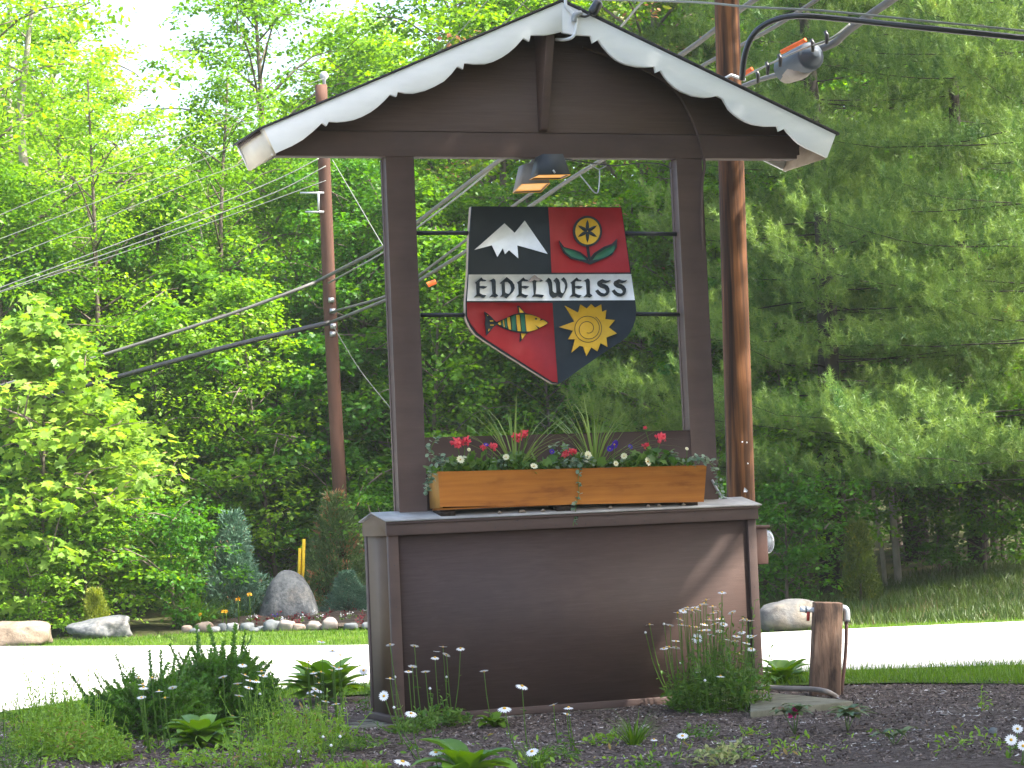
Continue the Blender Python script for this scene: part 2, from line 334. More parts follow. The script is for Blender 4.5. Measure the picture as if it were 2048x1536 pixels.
sheet('verge', ext([gp(-60, 1456), gp(250, 1417), gp(740, 1392), gp(1530, 1375), gp(1800, 1369), gp(2100, 1372)], 8), ext([gp(-60, 1437), gp(250, 1390), gp(740, 1376), gp(1530, 1349), gp(1800, 1340), gp(2100, 1331)], 8), M['lawn'], .034, 60, 6)
sheet('garden_bed', [gp(385, 1258), gp(540, 1257), gp(760, 1257), gp(900, 1257)], [gp(360, 1236), gp(540, 1224), gp(760, 1214), gp(900, 1214)], M['bed'], .05, 40, 16, rough=.03)

# ------------------------------------------------------------------ the sign shelter
Hb, He, Hr, D, Wd = 1.129, 1.225, 1.268, .499, 2.44
SH = thing('sign_shelter', 'brown stained wooden gable shelter with white scalloped trim standing on a closed cabinet base', 'sign shelter')
G().box(.012, Wd-.012, .012, D-.012, .045, Hb+.02).obj('cabinet_panel', M['ply'], SH)
g = G()
G().box(-.006, .058, -.008, .03, .05, Hb).obj('corner_trim', M['brown'], SH, bevel=.003); G().box(Wd-.058, Wd, -.008, .03, .05, Hb).obj('corner_trim', M['brown'], SH, bevel=.003)
G().box(-.004, .012, .03, D-.065, .05, Hb).obj('side_panel', M['side'], SH)
g = G(); g.box(-.008, .014, D-.05, D, .04, Hb); g.obj('rear_corner_trim', M['brown'], SH, bevel=.003)
g = G(); g.box(-.012, Wd+.008, -.022, .02, .002, .047); g.box(-.03, .01, -.018, D+.01, .002, .046); g.obj('kick_board', M['brown'], SH, bevel=.004)
g = G(); g.box(-.02, Wd+.01, -.03, -.004, Hb, He-.012); g.obj('cap_fascia', M['brown'], SH, bevel=.003)
g = G(); V = [(-.014, -.004, Hb), (-.014, D+.01, Hb), (-.014, D+.01, He-.012), (-.014, D/2, Hr-.012), (-.014, -.004, He-.012)]
V2 = [(Wd+.006, y, z) for _, y, z in V]
g.add(V+V2, [(0, 1, 2, 3, 4)[::-1], (5, 6, 7, 8, 9), (0, 1, 6, 5), (1, 2, 7, 6)]); g.obj('cap_gable_end', M['side'], SH)
g = G()
for s_, (ya, yb) in ((0, (-.045, D/2)), (1, (D+.03, D/2))):
    za, zb = He-.010, Hr
    P = [(-.03, ya, za-.0), (Wd+.03, ya, za), (Wd+.03, yb, zb), (-.03, yb, zb)]
    P2 = [(x, y, z+.008) for x, y, z in P]; g.hexa(P+P2)
g.obj('cap_flashing', M['flash'], SH)
G().box(-.025, Wd+.02, -.04, -.03, He-.028, He-.012).obj('drip_edge', M['flash'] if False else M['brown'], SH)
for i in range(13):
    x = .03+i*.198
    for x_, z_ in ((x, He-.035), (x+.05, Hb+.02)): G().tube([(x_, -.0302, z_), (x_, -.0318, z_)], .0035, 6).obj('nail_head', M['shingle'], SH)
for z in (.2, .45, .7, .95):
    for x in (.028, Wd-.028): G().tube([(x, -.0082, z), (x, -.0096, z)], .0035, 6).obj('nail_head', M['shingle'], SH)
# posts
yp, tp = .204, .091
def zl(x, off=0): return (3.59+(x+.698)*.4244 if x < 1.22 else 3.59+(3.138-x)*.4244)+off
for (x0, pts) in ((.145, 0), (2.105, 1)):
    pl = [at(773 if not pts else 1354.7, 330, yp), at(828.5 if not pts else 1404.5, 350, yp), at(853 if not pts else 1436.5, 1000, yp), at(799.5 if not pts else 1388.5, 1000, yp)]
    a, b, c, d = [(p[0], p[2]) for p in pl]
    def up(p, q, z): t = (z-q[1])/(p[1]-q[1]); return (q[0]+t*(p[0]-q[0]), z)
    quad = [up(a, d, 3.467), up(b, c, 3.467), up(b, c, 1.22), up(a, d, 1.22)]
    G().prism([quad], yp, yp+tp).obj('post', M['brown'], SH, bevel=.004)
    # thin inner batten on the back of each post
    e = G(); q = [(quad[0][0]-.004, 3.46), (quad[0][0]+.022, 3.46), (quad[3][0]+.022, 1.24), (quad[3][0]-.004, 1.24)]
    e.prism([q], yp+tp+.001, yp+tp+.028); e.obj('batten', M['brown'], SH, bevel=.003)
# beam, gable panel, rail
zb = [at(553, 313, yp)[2], at(1594, 318, yp)[2]]; xb = [at(553, 313, yp)[0], at(1594, 318, yp)[0]]
G().prism([[(xb[0], zb[0]+.005), (xb[1], zb[1]), (xb[1], 3.622), (xb[0], 3.622)]], yp-.003, yp+.095).obj('crossbeam', M['brown'], SH, bevel=.003)
G().prism([[(-.60, 3.628), (3.04, 3.628), (1.22, zl(1.22)-.02)]], yp+.002, yp+.05).obj('gable_panel', M['gable'], SH)
ra, rb = at(851, 876, yp), at(1368, 861, yp)
G().prism([[(ra[0]-.03, ra[2]), (rb[0]+.05, rb[2]), (rb[0]+.05, rb[2]-.17), (ra[0]-.03, ra[2]-.17)]], yp+.012, yp+.07).obj('rail', M['brown'], SH, bevel=.004)
G().box(.3, 2.1, yp+.02, yp+.06, 1.27, 1.5).obj('back_rail_board', M['brown'], SH)
# king brace: a tapered timber running from the ridge overhang down the panel
g = G(); xk = 1.155
g.add([(xk, yp, 3.63), (xk, yp, 4.32), (xk, -.02, 4.32), (xk, -.02, 4.22), (xk, yp-.05, 3.64)] + [(xk+.055, yp, 3.63), (xk+.055, yp, 4.32), (xk+.055, -.02, 4.32), (xk+.055, -.02, 4.22), (xk+.055, yp-.05, 3.64)],
      [(0, 1, 2, 3, 4), (9, 8, 7, 6, 5), (0, 4, 9, 5), (4, 3, 8, 9), (3, 2, 7, 8), (2, 1, 6, 7), (1, 0, 5, 6)]); g.obj('king_brace', M['brown'], SH, bevel=.006)
# white scalloped bargeboards
q0 = -.054; qb = .577
def P2(pts, sx, ox, oy, y): return [tuple(at(ox+p[0]/sx, oy+p[1]/sx, y)[[0, 2]]) for p in pts]
lb = [(195, 775), (258, 935), (300, 912), (380, 877), (440, 842), (500, 793), (530, 765), (555, 740), (582, 759), (597, 732), (650, 735), (700, 731), (750, 721), (800, 702), (850, 675), (890, 645), (930, 608), (965, 570), (1003, 583), (1012, 552), (1060, 562), (1110, 562), (1180, 545), (1240, 518), (1290, 490), (1335, 445), (1370, 400), (1405, 417), (1412, 380), (1470, 386), (1540, 385), (1590, 370), (1640, 345), (1680, 318), (1720, 283), (1768, 230), (1803, 250), (1812, 212), (1900, 212), (1950, 203), (2000, 190), (2000, 12)]
rbd = [(362, 12), (365, 190), (410, 198), (450, 205), (532, 210), (543, 252), (577, 232), (600, 268), (640, 315), (680, 350), (710, 366), (740, 378), (800, 391), (850, 393), (905, 390), (912, 425), (942, 412), (965, 450), (990, 480), (1025, 512), (1060, 535), (1130, 562), (1200, 571), (1240, 567), (1270, 560), (1305, 578), (1340, 640), (1370, 668), (1400, 690), (1440, 713), (1480, 728), (1550, 739), (1625, 738), (1633, 768), (1668, 752), (1682, 772), (1700, 790), (1725, 818), (1750, 840), (1800, 868), (1850, 890), (1915, 922), (1965, 788)]
G().prism([P2(lb, 3.0118, 460, 0, q0)], q0, q0+.025).obj('bargeboard', M['white'], SH, bevel=.002)
G().prism([P2(rbd, 2.9257, 1000, 0, q0)], q0, q0+.025).obj('bargeboard', M['white'], SH, bevel=.002)
pe = at(522.1, 258.8, q0); pp = at(1124, 3, q0); pr = at(1672, 268, q0); bl = at(545.7, 310, q0); brt = at(1656, 316, q0)
for (a, b, c) in ((pe, pp, bl), (pr, pp, brt)):
    dn = c-a
    q = [(a[0]-.0, a[2]), (b[0], b[2]), (b[0], b[2]-.17), (a[0]+dn[0], a[2]+dn[2])]
    G().prism([q], qb-.025, qb).obj('rear_bargeboard', M['white'], SH)
g = G()
for (a, b, s_) in ((pe, pp, -1), (pr, pp, 1)):
    ax, az = a[0]+s_*.02, a[2]-.009
    g.hexa([(ax, q0-.012, az+.002), (b[0]+(0 if s_ < 0 else 0.0), q0-.012, b[2]+.002), (b[0], q0-.012, b[2]+.016), (ax, q0-.012, az+.016)] +
           [(ax, qb+.012, az+.002), (b[0], qb+.012, b[2]+.002), (b[0], qb+.012, b[2]+.016), (ax, qb+.012, az+.016)])
g.obj('roof_shingles', M['shingle'], SH)
g = G()
for (a, b) in ((pe, pp), (pr, pp)):
    g.hexa([(a[0], q0+.03, a[2]-.022), (b[0], q0+.03, b[2]-.022), (b[0], q0+.03, b[2]-.002), (a[0], q0+.03, a[2]-.002)] +
           [(a[0], qb-.03, a[2]-.022), (b[0], qb-.03, b[2]-.022), (b[0], qb-.03, b[2]-.002), (a[0], qb-.03, a[2]-.002)])
g.obj('roof_deck', M['brown'], SH)
# eave fascias
fa = [(pe[0], q0, pe[2]), (bl[0], q0, bl[2])]; lb2 = at(476.5, 291.5, qb); lb3 = at(496, 341, qb)
th = .02
g = G(); g.hexa([(pe[0], q0, pe[2]), (bl[0], q0, bl[2]), (lb3[0], qb, lb3[2]), (lb2[0], qb, lb2[2])] + [(pe[0]+th, q0-.0005, pe[2]), (bl[0]+th, q0-.0005, bl[2]), (lb3[0]+th, qb, lb3[2]), (lb2[0]+th, qb, lb2[2])])
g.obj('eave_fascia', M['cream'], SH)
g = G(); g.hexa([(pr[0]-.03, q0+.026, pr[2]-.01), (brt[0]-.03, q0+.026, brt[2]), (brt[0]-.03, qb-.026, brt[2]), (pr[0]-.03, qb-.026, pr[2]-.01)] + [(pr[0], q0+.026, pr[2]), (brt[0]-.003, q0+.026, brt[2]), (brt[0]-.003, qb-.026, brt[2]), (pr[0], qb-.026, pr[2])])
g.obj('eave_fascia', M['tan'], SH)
# short block at the right end of the beam under the eave
G().box(xb[1]-.02, xb[1]+.02, yp-.0, yp+.09, 3.50, 3.60).obj('beam_end_block', M['brown'], SH)

def cabl(name, P, r, mat, label, cat, group=None, n=8, k=40):
    o = G().tube(curve(P, k), r, n).obj(name, mat, smooth=True); tag(o, label, cat, group); return o
cabl('power_cord', [at(1165, 95, yp-.01), at(1240, 120, yp-.01), at(1300, 145, yp-.012), at(1350, 180, yp-.012), at(1382, 235, yp-.012), at(1400, 285, yp-.015), at(1409, 330, yp-.015), at(1404, 370, yp-.01), at(1403, 470, yp-.01), at(1408, 600, yp+.09)], .010, M['brown'], 'brown painted power cord looping down the gable panel onto the right post', 'cord')
cabl('lamp_wire', [at(1130, 318, yp+.02), at(1180, 326, yp+.02), at(1230, 331, yp+.03), at(1280, 326, yp+.03), at(1320, 328, yp+.03), at(1345, 338, yp+.03)], .004, M['blackc'], 'thin black wire sagging under the beam from the lamp to the right post', 'wire')
cabl('cabinet_cord', [at(1424, 960, .18), at(1438, 985, .19), at(1450, 996, .2), at(1475, 1001, .2), at(1492, 1006, .2)], .008, M['grey'], 'grey cord running from behind the flower box over the right end of the cabinet top', 'cord')
cabl('service_conduit', [at(1136, -30, q0-.02), at(1131, 8, q0-.02), at(1143, 24, q0-.02), at(1152, 38, q0-.025), at(1152, 58, q0-.02), at(1146, 73, q0-.02), at(1132, 79, q0+.03), at(1112, 79, q0+.12)], .011, M['pvc'], 'pale service conduit bent round the peak of the white gable trim', 'conduit')
ins = thing('anchor_clamp', 'black rubber strain clamp standing at the peak of the gable', 'clamp', at(1190, 30, q0-.03))
a, b = at(1183, 28, q0-.03), at(1199, 3, q0-.03)
G().tube([a, a+(b-a)*.15, a+(b-a)*.85, b], [.022, .033, .033, .022], 10).obj('rubber_body', M['blackc'], ins, smooth=True)
G().tube(curve([at(1150, 28, q0-.02), at(1170, 33, q0-.03), at(1184, 26, q0-.03)], 10), .009, 6).obj('wire_loop', M['blackc'], ins, smooth=True)
G().tube(curve([at(1148, 44, q0-.02), at(1150, 30, q0-.03), at(1162, 26, q0-.02)], 10), .018, 8).obj('bracket', M['grey'], ins, smooth=True)
G().tube([b, at(1196, -40, q0-.03)], .005, 6).obj('drop_wire', M['blackc'], ins)
# batten staple
# ------------------------------------------------------------------ floodlights under the beam
def flood(name, label, pc, y, sx, flip, mats):
    t = thing(name, label, 'floodlight', at(*pc['c'], y), 'floodlights under the beam')
    tl, tr, br, blw = [at(*p, y) for p in pc['q']]
    dpth = .17
    V = [tl, tr, br, blw] + [tl+np.array([.0, dpth*.8, .0]), tr+np.array([0, dpth*.8, 0]), br+np.array([0, dpth, -sx]), blw+np.array([0, dpth, -sx])]
    # open hood: front, back, sides and top
    g = G(); g.add(V, [(0, 3, 2, 1), (4, 5, 6, 7), (0, 1, 5, 4), (0, 4, 7, 3), (1, 2, 6, 5)]); h = g.obj('hood', mats[0], t)
    so_ = h.modifiers.new('solid', 'SOLIDIFY'); so_.thickness = .006
    ins_ = [p*.0+p for p in V]
    c = sum(V)/8; V3 = [c+(p-c)*.93 for p in V]
    V3 = [p+np.array([0, 0, .003]) for p in V3]
    g = G(); g.add([V3[3], V3[2], V3[6], V3[7]], [(0, 1, 2, 3)]); 
    zz = np.array([0, 0, -.001]); g2 = G(); g2.add([V3[3]+zz, V3[2]+zz, V3[6]+zz, V3[7]+zz], [(0, 3, 2, 1)]); g2.obj('lens', M['amber'], t)
    g = G(); lip = .003
    A = [V[3], V[2], V[6], V[7]]; Bq = [p-np.array([0, 0, lip]) for p in A]
    g.add(A+Bq, [(0, 1, 5, 4), (1, 2, 6, 5), (2, 3, 7, 6), (3, 0, 4, 7)]); g.obj('reflector_lip', M['amber'], t)
    G().tube([c+np.array([0, .05, .05]), np.array([c[0], yp+.06, 3.47])], .016, 8).obj('mounting_arm', M['grey'], t)
    return t
flood('floodlight', 'dark hooded floodlight with amber mouth fixed to the front of the beam over the crest', dict(c=(1105, 335), q=[(1086, 308), (1126, 308), (1141, 349), (1078, 350)]), yp-.20, .004, 0, (M['lampm'],))
flood('floodlight', 'second floodlight with a pale worn side and amber mouth, lower left behind the dark one', dict(c=(1070, 355), q=[(1052, 327), (1088, 325), (1100, 366), (1043, 368)]), yp+.06, .034, 0, (M['lampl'],))
G().tube([at(1106, 340, yp-.208), at(1110, 346, yp-.208)], .006, 6).obj('clip', M['galv'], None) and None
clip = bpy.data.objects['clip']; clip.parent = [o for o in bpy.data.objects if o.name == 'hood'][0].parent; clip.location = -Vector(clip.parent.location)

# ------------------------------------------------------------------ crest (shield sign)
ys = .235
CR_ = thing('crest_sign', 'carved shield shaped sign in black and red quarters hanging between the posts', 'sign', (1.22, ys, 2.6))
def C(pts, y, s=3.6575, ox=900, oy=380): return P2(pts, s, ox, oy, y)
out = [(158, 120), (715, 122), (1255, 125), (1270, 230), (1285, 330), (1325, 610), (1355, 810), (1362, 880), (1358, 940), (1340, 1000), (1300, 1070), (1250, 1110), (1180, 1155), (1080, 1222), (950, 1312), (850, 1385), (795, 1418), (750, 1415), (600, 1322), (480, 1246), (340, 1158), (260, 1106), (190, 1056), (155, 1010), (130, 960), (118, 920), (118, 815), (133, 615), (143, 330)]
G().prism([C(out, ys)], ys, ys+.012).obj('front_board', M['sblack'], CR_)
G().prism([C(out, ys)], ys+.0125, ys+.052).obj('backing_board', M['tan'], CR_)
G().prism([C([(718, 127), (1250, 130), (1279, 330), (1317, 603), (742, 605), (730, 330)], ys)], ys-.003, ys+.002).obj('red_quarter', M['sred'], CR_)
G().prism([C([(122, 822), (748, 825), (765, 1100), (787, 1408), (748, 1402), (480, 1232), (260, 1090), (200, 1044), (152, 980), (126, 925)], ys)], ys-.003, ys+.002).obj('red_quarter', M['sred'], CR_)
G().prism([C([(137, 619), (1323, 615), (1351, 806), (124, 812)], ys)], ys-.004, ys+.002).obj('banner', M['swhite'], CR_)
G().prism([C([(178, 438), (397, 245), (472, 315), (545, 225), (712, 468), (490, 405), (498, 500), (430, 440), (400, 470), (385, 425), (345, 490), (305, 405)], ys)], ys-.006, ys+.002).obj('mountain_emblem', M['swhite'], CR_)
def ell(cx, cy, rx, ry, n=28, a0=0): return [(cx+rx*math.cos(a0+2*math.pi*i/n), cy+ry*math.sin(a0+2*math.pi*i/n)) for i in range(n)]
g = G(); g.prism([C(ell(1002, 303, 106, 113), ys)], ys-.010, ys+.001)
g.prism([C([(993, 412), (1012, 412), (1024, 505), (1008, 505)], ys)], ys-.009, ys+.001)
g.prism([C([(795, 372), (830, 418), (900, 436), (950, 455), (1003, 497), (1020, 545), (970, 525), (880, 503), (830, 462), (805, 410)], ys)], ys-.0095, ys+.001)
g.prism([C([(1217, 360), (1216, 420), (1180, 477), (1100, 514), (1021, 546), (1014, 508), (1050, 462), (1120, 418), (1180, 396)], ys)], ys-.0095, ys+.001)
fl = g.obj('flower_emblem', M['sblack'], CR_, bevel=.002)
def child(g, name, mat, par):         # sub-part of a part whose own origin sits at its thing's origin
    return g.obj(name, mat, par)
child(G().prism([C(ell(1002, 303, 90, 97), ys)], ys-.012, ys-.009), 'yellow_face', M['syellow'], fl)
g = G()
for k in range(6):
    an = math.pi/2+k*math.pi/3; ca, sa = math.cos(an), math.sin(an)
    g.prism([C([(1000+r*ca*.95-wd*sa, 303+r*sa+wd*ca) for r, wd in ((4, 8), (30, 13), (60, 9), (84, 0), (60, -9), (30, -13), (4, -8))], ys)], ys-.0135-.0001*k, ys-.011)
child(g, 'petal_marks', M['sblack'], fl)
g = G(); g.prism([C([(820, 420), (900, 447), (950, 472), (992, 512), (940, 508), (880, 488), (840, 455)], ys)], ys-.012, ys-.009)
g.prism([C([(1204, 400), (1195, 450), (1150, 483), (1085, 508), (1037, 515), (1070, 470), (1130, 432)], ys)], ys-.012, ys-.009); child(g, 'green_leaves', M['sgreen'], fl)
def Fz(p): return P2(p, 13.653, 960, 610, ys)
fb = [(440, 470), (600, 400), (750, 330), (900, 260), (1050, 225), (1200, 220), (1350, 245), (1500, 295), (1650, 370), (1760, 410), (1860, 480), (1750, 570), (1600, 645), (1450, 705), (1300, 760), (1150, 768), (1000, 752), (850, 718), (700, 672), (560, 605), (450, 545), (350, 610), (250, 740), (160, 840), (150, 700), (125, 520), (140, 350), (105, 180), (200, 240), (300, 330), (380, 420)]
g = G(); g.prism([Fz(fb)], ys-.009, ys+.001); g.prism([Fz([(1005, 22), (1070, 35), (1225, 222), (1048, 227)])], ys-.0085, ys+.001); g.prism([Fz([(1085, 765), (1285, 762), (1075, 1020)])], ys-.0085, ys+.001)
fish = g.obj('fish_emblem', M['sblack'], CR_)
g = G()
for p in ([(1215, 265), (1350, 270), (1500, 310), (1600, 350), (1640, 390), (1600, 440), (1700, 410), (1760, 440), (1830, 495), (1730, 565), (1615, 622), (1560, 590), (1480, 540), (1570, 650), (1480, 690), (1330, 725), (1260, 725), (1235, 500)],
          [(975, 275), (1060, 270), (1080, 450), (1105, 720), (1010, 715), (985, 500)], [(725, 350), (800, 335), (820, 500), (835, 680), (770, 665), (740, 550)], [(470, 500), (545, 450), (560, 550), (520, 550)], [(612, 410), (638, 415), (660, 610), (635, 605)],
          [(1045, 60), (1185, 210), (1068, 215)], [(1100, 780), (1250, 785), (1130, 940)], [(250, 420), (340, 425), (350, 450), (260, 455)], [(260, 535), (365, 535), (360, 565), (270, 568)], [(220, 655), (272, 655), (210, 730)], [(170, 265), (215, 295), (190, 305)]):
    child(G().prism([Fz(p)], ys-.0115, ys-.008), 'yellow_inlay', M['syellow'], fish)
g = G()
for p in ([(1085, 255), (1190, 255), (1205, 400), (1235, 725), (1130, 725), (1105, 500)], [(840, 320), (950, 280), (960, 450), (980, 710), (860, 690), (845, 500)], [(655, 400), (705, 375), (715, 480), (735, 640), (685, 615), (668, 500)], [(570, 440), (600, 425), (625, 590), (590, 575)]):
    child(G().prism([Fz(p)], ys-.0112, ys-.008), 'green_stripe', M['sgreen'], fish)
child(G().prism([Fz(ell(1510, 383, 30, 28, 14))], ys-.013, ys-.0112), 'eye', M['sblack'], fish)
sp = [(838, 848), (935, 898), (952, 838), (998, 868), (1030, 835), (1058, 862), (1103, 838), (1108, 893), (1140, 878), (1132, 945), (1203, 952), (1158, 1005), (1217, 1050), (1140, 1080), (1148, 1148), (1098, 1120), (1075, 1180), (1030, 1150), (995, 1215), (970, 1145), (945, 1140), (885, 1190), (912, 1092), (862, 1092), (897, 1030), (795, 1003), (908, 962)]
sun_ = G().prism([C(sp, ys)], ys-.009, ys+.001).obj('sun_emblem', M['syellow'], CR_)
Q = []
for i in range(120):
    t = i/119; an = -1.0+t*2*math.pi*2.45; r = 103-(12*t*2.45 if t < .41 else 0)-(0 if t < .41 else 12*1.0+ (t-.41)/.59*62)
    Q.append(at(900+(1008+r*math.cos(an))/3.6575, 380+(1015+r*math.sin(an))/3.6575, ys-.009))
child(G().tube(Q, .0022, 5), 'spiral_groove', M['sblack'], sun_)
E1 = [(115, 310), (260, 185), (300, 230), (380, 250), (355, 275), (285, 275), (250, 260), (215, 300), (218, 395), (290, 385), (400, 400), (360, 440), (320, 455), (240, 430), (218, 430), (218, 565), (290, 600), (375, 612), (320, 675), (280, 665), (210, 632), (90, 660), (155, 585), (150, 460), (145, 340)]
I1 = [(440, 275), (550, 208), (590, 235), (605, 290), (605, 570), (665, 618), (600, 668), (560, 640), (455, 662), (535, 580), (525, 400), (515, 290), (480, 270)]
D1 = [(705, 325), (870, 175), (1000, 280), (1050, 360), (1062, 440), (1020, 530), (870, 685), (820, 640), (718, 645), (765, 590), (762, 480), (755, 335)]
D2 = [(820, 290), (900, 290), (960, 350), (985, 440), (975, 510), (930, 580), (870, 570), (830, 540), (825, 400)]
L1 = [(1480, 655), (1530, 590), (1520, 450), (1505, 300), (1490, 265), (1520, 235), (1600, 195), (1640, 205), (1750, 262), (1700, 285), (1610, 258), (1572, 300), (1575, 450), (1562, 585), (1640, 590), (1765, 608), (1720, 668), (1640, 655), (1560, 640)]
W1 = [(0, 258), (70, 180), (120, 225), (145, 300), (158, 480), (190, 520), (250, 525), (250, 450), (240, 320), (215, 270), (180, 250), (245, 180), (295, 220), (325, 290), (330, 430), (345, 510), (400, 540), (440, 470), (455, 350), (430, 290), (360, 215), (410, 170), (460, 230), (492, 320), (490, 400), (450, 490), (365, 640), (300, 600), (270, 590), (230, 625), (170, 635), (120, 600), (90, 540), (80, 400), (60, 300), (40, 275)]
S1 = [(1135, 480), (1190, 445), (1215, 480), (1260, 520), (1330, 540), (1380, 520), (1385, 480), (1350, 430), (1250, 400), (1195, 360), (1175, 310), (1195, 260), (1290, 210), (1340, 235), (1400, 245), (1480, 232), (1440, 275), (1370, 300), (1290, 295), (1285, 312), (1350, 330), (1410, 365), (1450, 430), (1450, 500), (1410, 570), (1340, 605), (1270, 605), (1200, 565)]
for polys, s_, ox in (([E1], 12.047, 940), ([I1], 12.047, 940), ([D1, D2], 12.047, 940), ([E1], 12.047, 940+84), ([L1], 12.047, 940), ([W1], 11.378, 1090), ([E1], 12.047, 940+190.6), ([I1], 12.047, 940+188.2), ([S1], 11.378, 1090), ([S1], 11.378, 1123)):
    G().prism([P2(p, s_, ox, 540, ys) for p in polys], ys-.014, ys-.003).obj('letter', M['sblack'], CR_)
g = G(); g.prism([P2([(1390, 285), (1440, 205), (1530, 130), (1600, 190), (1690, 230), (1620, 275), (1520, 240), (1440, 290)], 12.047, 940, 540, ys)], ys-.022, ys-.013)
tag(g.obj('mud_nest', M['mud'], bevel=.004), 'small grey brown mud nest stuck above the letter L on the crest', 'nest')
for (a, b) in (((833, 466), (945, 466)), ((1248, 467), (1353, 468)), ((841, 630), (935, 630)), ((1266, 628), (1359, 629))):
    p, q = at(*a, ys+.035), at(*b, ys+.035)
    G().tube([p, q], .0135, 4).obj('mounting_bar', M['rod'], CR_)

# ------------------------------------------------------------------ planter
PL = thing('flower_box', 'long varnished cedar flower box standing on top of the cabinet', 'flower box', (1.1, .1, 1.27))
tl, tr, br, bl_ = [at(*p, -.012) for p in ((877, 944), (1413, 931), (1407, 1003), (881, 1013))]
G().prism([[(p[0], p[2]) for p in (tl, tr, br, bl_)]], -.012, .008).obj('front_board', M['cedar'], PL, bevel=.003)
G().hexa([(tl[0]-.002, -.012, tl[2]-.004), (tl[0]+.02, -.0125+.021, tl[2]-.004), (bl_[0]+.02, .009, bl_[2]-.01), (bl_[0]-.002, -.012, bl_[2]-.01)] + [(tl[0]-.004, .185, tl[2]-.004), (tl[0]+.02, .185, tl[2]-.004), (bl_[0]+.02, .185, bl_[2]-.01), (bl_[0]-.004, .185, bl_[2]-.01)]).obj('end_board', M['cedar_end'], PL)
G().hexa([(tr[0]-.02, .009, tr[2]-.004), (tr[0], .009, tr[2]-.004), (br[0], .009, br[2]), (br[0]-.02, .009, br[2])] + [(tr[0]-.02, .185, tr[2]-.004), (tr[0], .185, tr[2]-.004), (br[0], .185, br[2]), (br[0]-.02, .185, br[2])]).obj('end_board', M['cedar'], PL)
G().box(tl[0]+.021, tr[0]-.021, .165, .185, 1.28, (tl[2]+tr[2])/2-.004).obj('back_board', M['cedar'], PL)
G().box(tl[0]+.021, tr[0]-.021, .010, .164, 1.285, tl[2]-.035).obj('soil', M['soil'], PL)
G().box(bl_[0]+.005, br[0]-.03, -.006, .17, bl_[2]-.022, bl_[2]-.0125).obj('base_board', M['cedar'], PL)
for x in (bl_[0]+.01, 1.1, br[0]-.12): G().box(x, x+.09, .01, .17, 1.232, bl_[2]-.023).obj('block', M['soil'], PL)
g = G()
for i in range(9):
    x = random.Random(i).uniform(.5, 2.0); c = np.array([x, -.005, He+.012]); 
    g.tube([c, c+np.array([.012, .0, .008]), c+np.array([.026, .002, .003])], [.004, .010, .004], 6)
tag(g.obj('pebbles', M['rock_tan']), 'few tan pebbles lying on the cabinet top under the flower box', 'pebbles', kind='stuff')

# ------------------------------------------------------------------ vegetation generators
KITE_V = np.array([(0, 0, 0), (.45, .36, .07), (1, 0, -.07), (.45, -.36, .07)]); KITE_F = np.array([(0, 3, 2), (0, 2, 1)])
NEED_V = np.array([(0, .5, 0), (0, -.5, 0), (1, 0, 0)]); NEED_F = np.array([(0, 1, 2)])
OVAL_V = np.array([(0, 0, 0), (.25, .26, .05), (.62, .30, .06), (1, 0, -.06), (.62, -.30, .06), (.25, -.26, .05)]); OVAL_F = np.array([(0, 5, 4, 3), (0, 3, 2, 1)])
LOBE_V = np.array([(0, 0, 0), (.12, .46, .03), (.42, .30, .03), (.62, .55, -.02), (.7, .2, .02), (1.05, 0, -.07), (.7, -.2, .02), (.62, -.55, -.02), (.42, -.30, .03), (.12, -.46, .03)])
LOBE_F = np.array([(0, 2, 1), (0, 4, 2), (2, 4, 3), (0, 5, 4), (0, 6, 5), (0, 8, 6), (6, 8, 7), (0, 9, 8)])
def nrm(v): return v/np.maximum(np.linalg.norm(v, axis=-1, keepdims=True), 1e-9)
def scatter(g, P, Dv, Nv, size, var, tv=KITE_V, tf=KITE_F, wid=None):
    Dv = nrm(Dv); Wv = nrm(np.cross(Nv, Dv)); Nv = np.cross(Dv, Wv)
    size = np.broadcast_to(size, (len(P),)); wid = size if wid is None else np.broadcast_to(wid, (len(P),))
    V = P[:, None] + tv[None, :, 0:1]*(Dv*size[:, None])[:, None] + tv[None, :, 1:2]*(Wv*wid[:, None])[:, None] + tv[None, :, 2:3]*(Nv*size[:, None])[:, None]
    k = len(tv); n = len(P)
    F = (tf[None]+(np.arange(n)*k)[:, None, None]).reshape(-1, tf.shape[1])
    g.add(V.reshape(-1, 3), F, np.repeat(np.broadcast_to(var, (n,)), k))
def clusters(g, rng, C, n, rad, size, flat=.45, upb=1.2, tv=KITE_V, tf=KITE_F, cv=None, droop=.2):
    m = len(C); 
    off = rng.normal(size=(m, n, 3)); off = off/np.linalg.norm(off, axis=2, keepdims=True)*rng.random((m, n, 1))**.5
    off *= np.array([1, 1, flat]); rad = np.broadcast_to(rad, (m,))
    P = C[:, None]+off*rad[:, None, None]
    Nv = rng.normal(size=(m, n, 3))*.55+np.array([0, 0, upb])+off*.5
    Dv = off+rng.normal(size=(m, n, 3))*.7; Dv[..., 2] = Dv[..., 2]*.4-droop
    cv = rng.random(m) if cv is None else cv
    var = np.clip(.45*cv[:, None]+.55*rng.random((m, n)), 0, 1)
    s = size*(.65+.6*rng.random((m*n)))
    scatter(g, P.reshape(-1, 3), Dv.reshape(-1, 3), Nv.reshape(-1, 3), s, var.ravel(), tv, tf)
TPL = {}
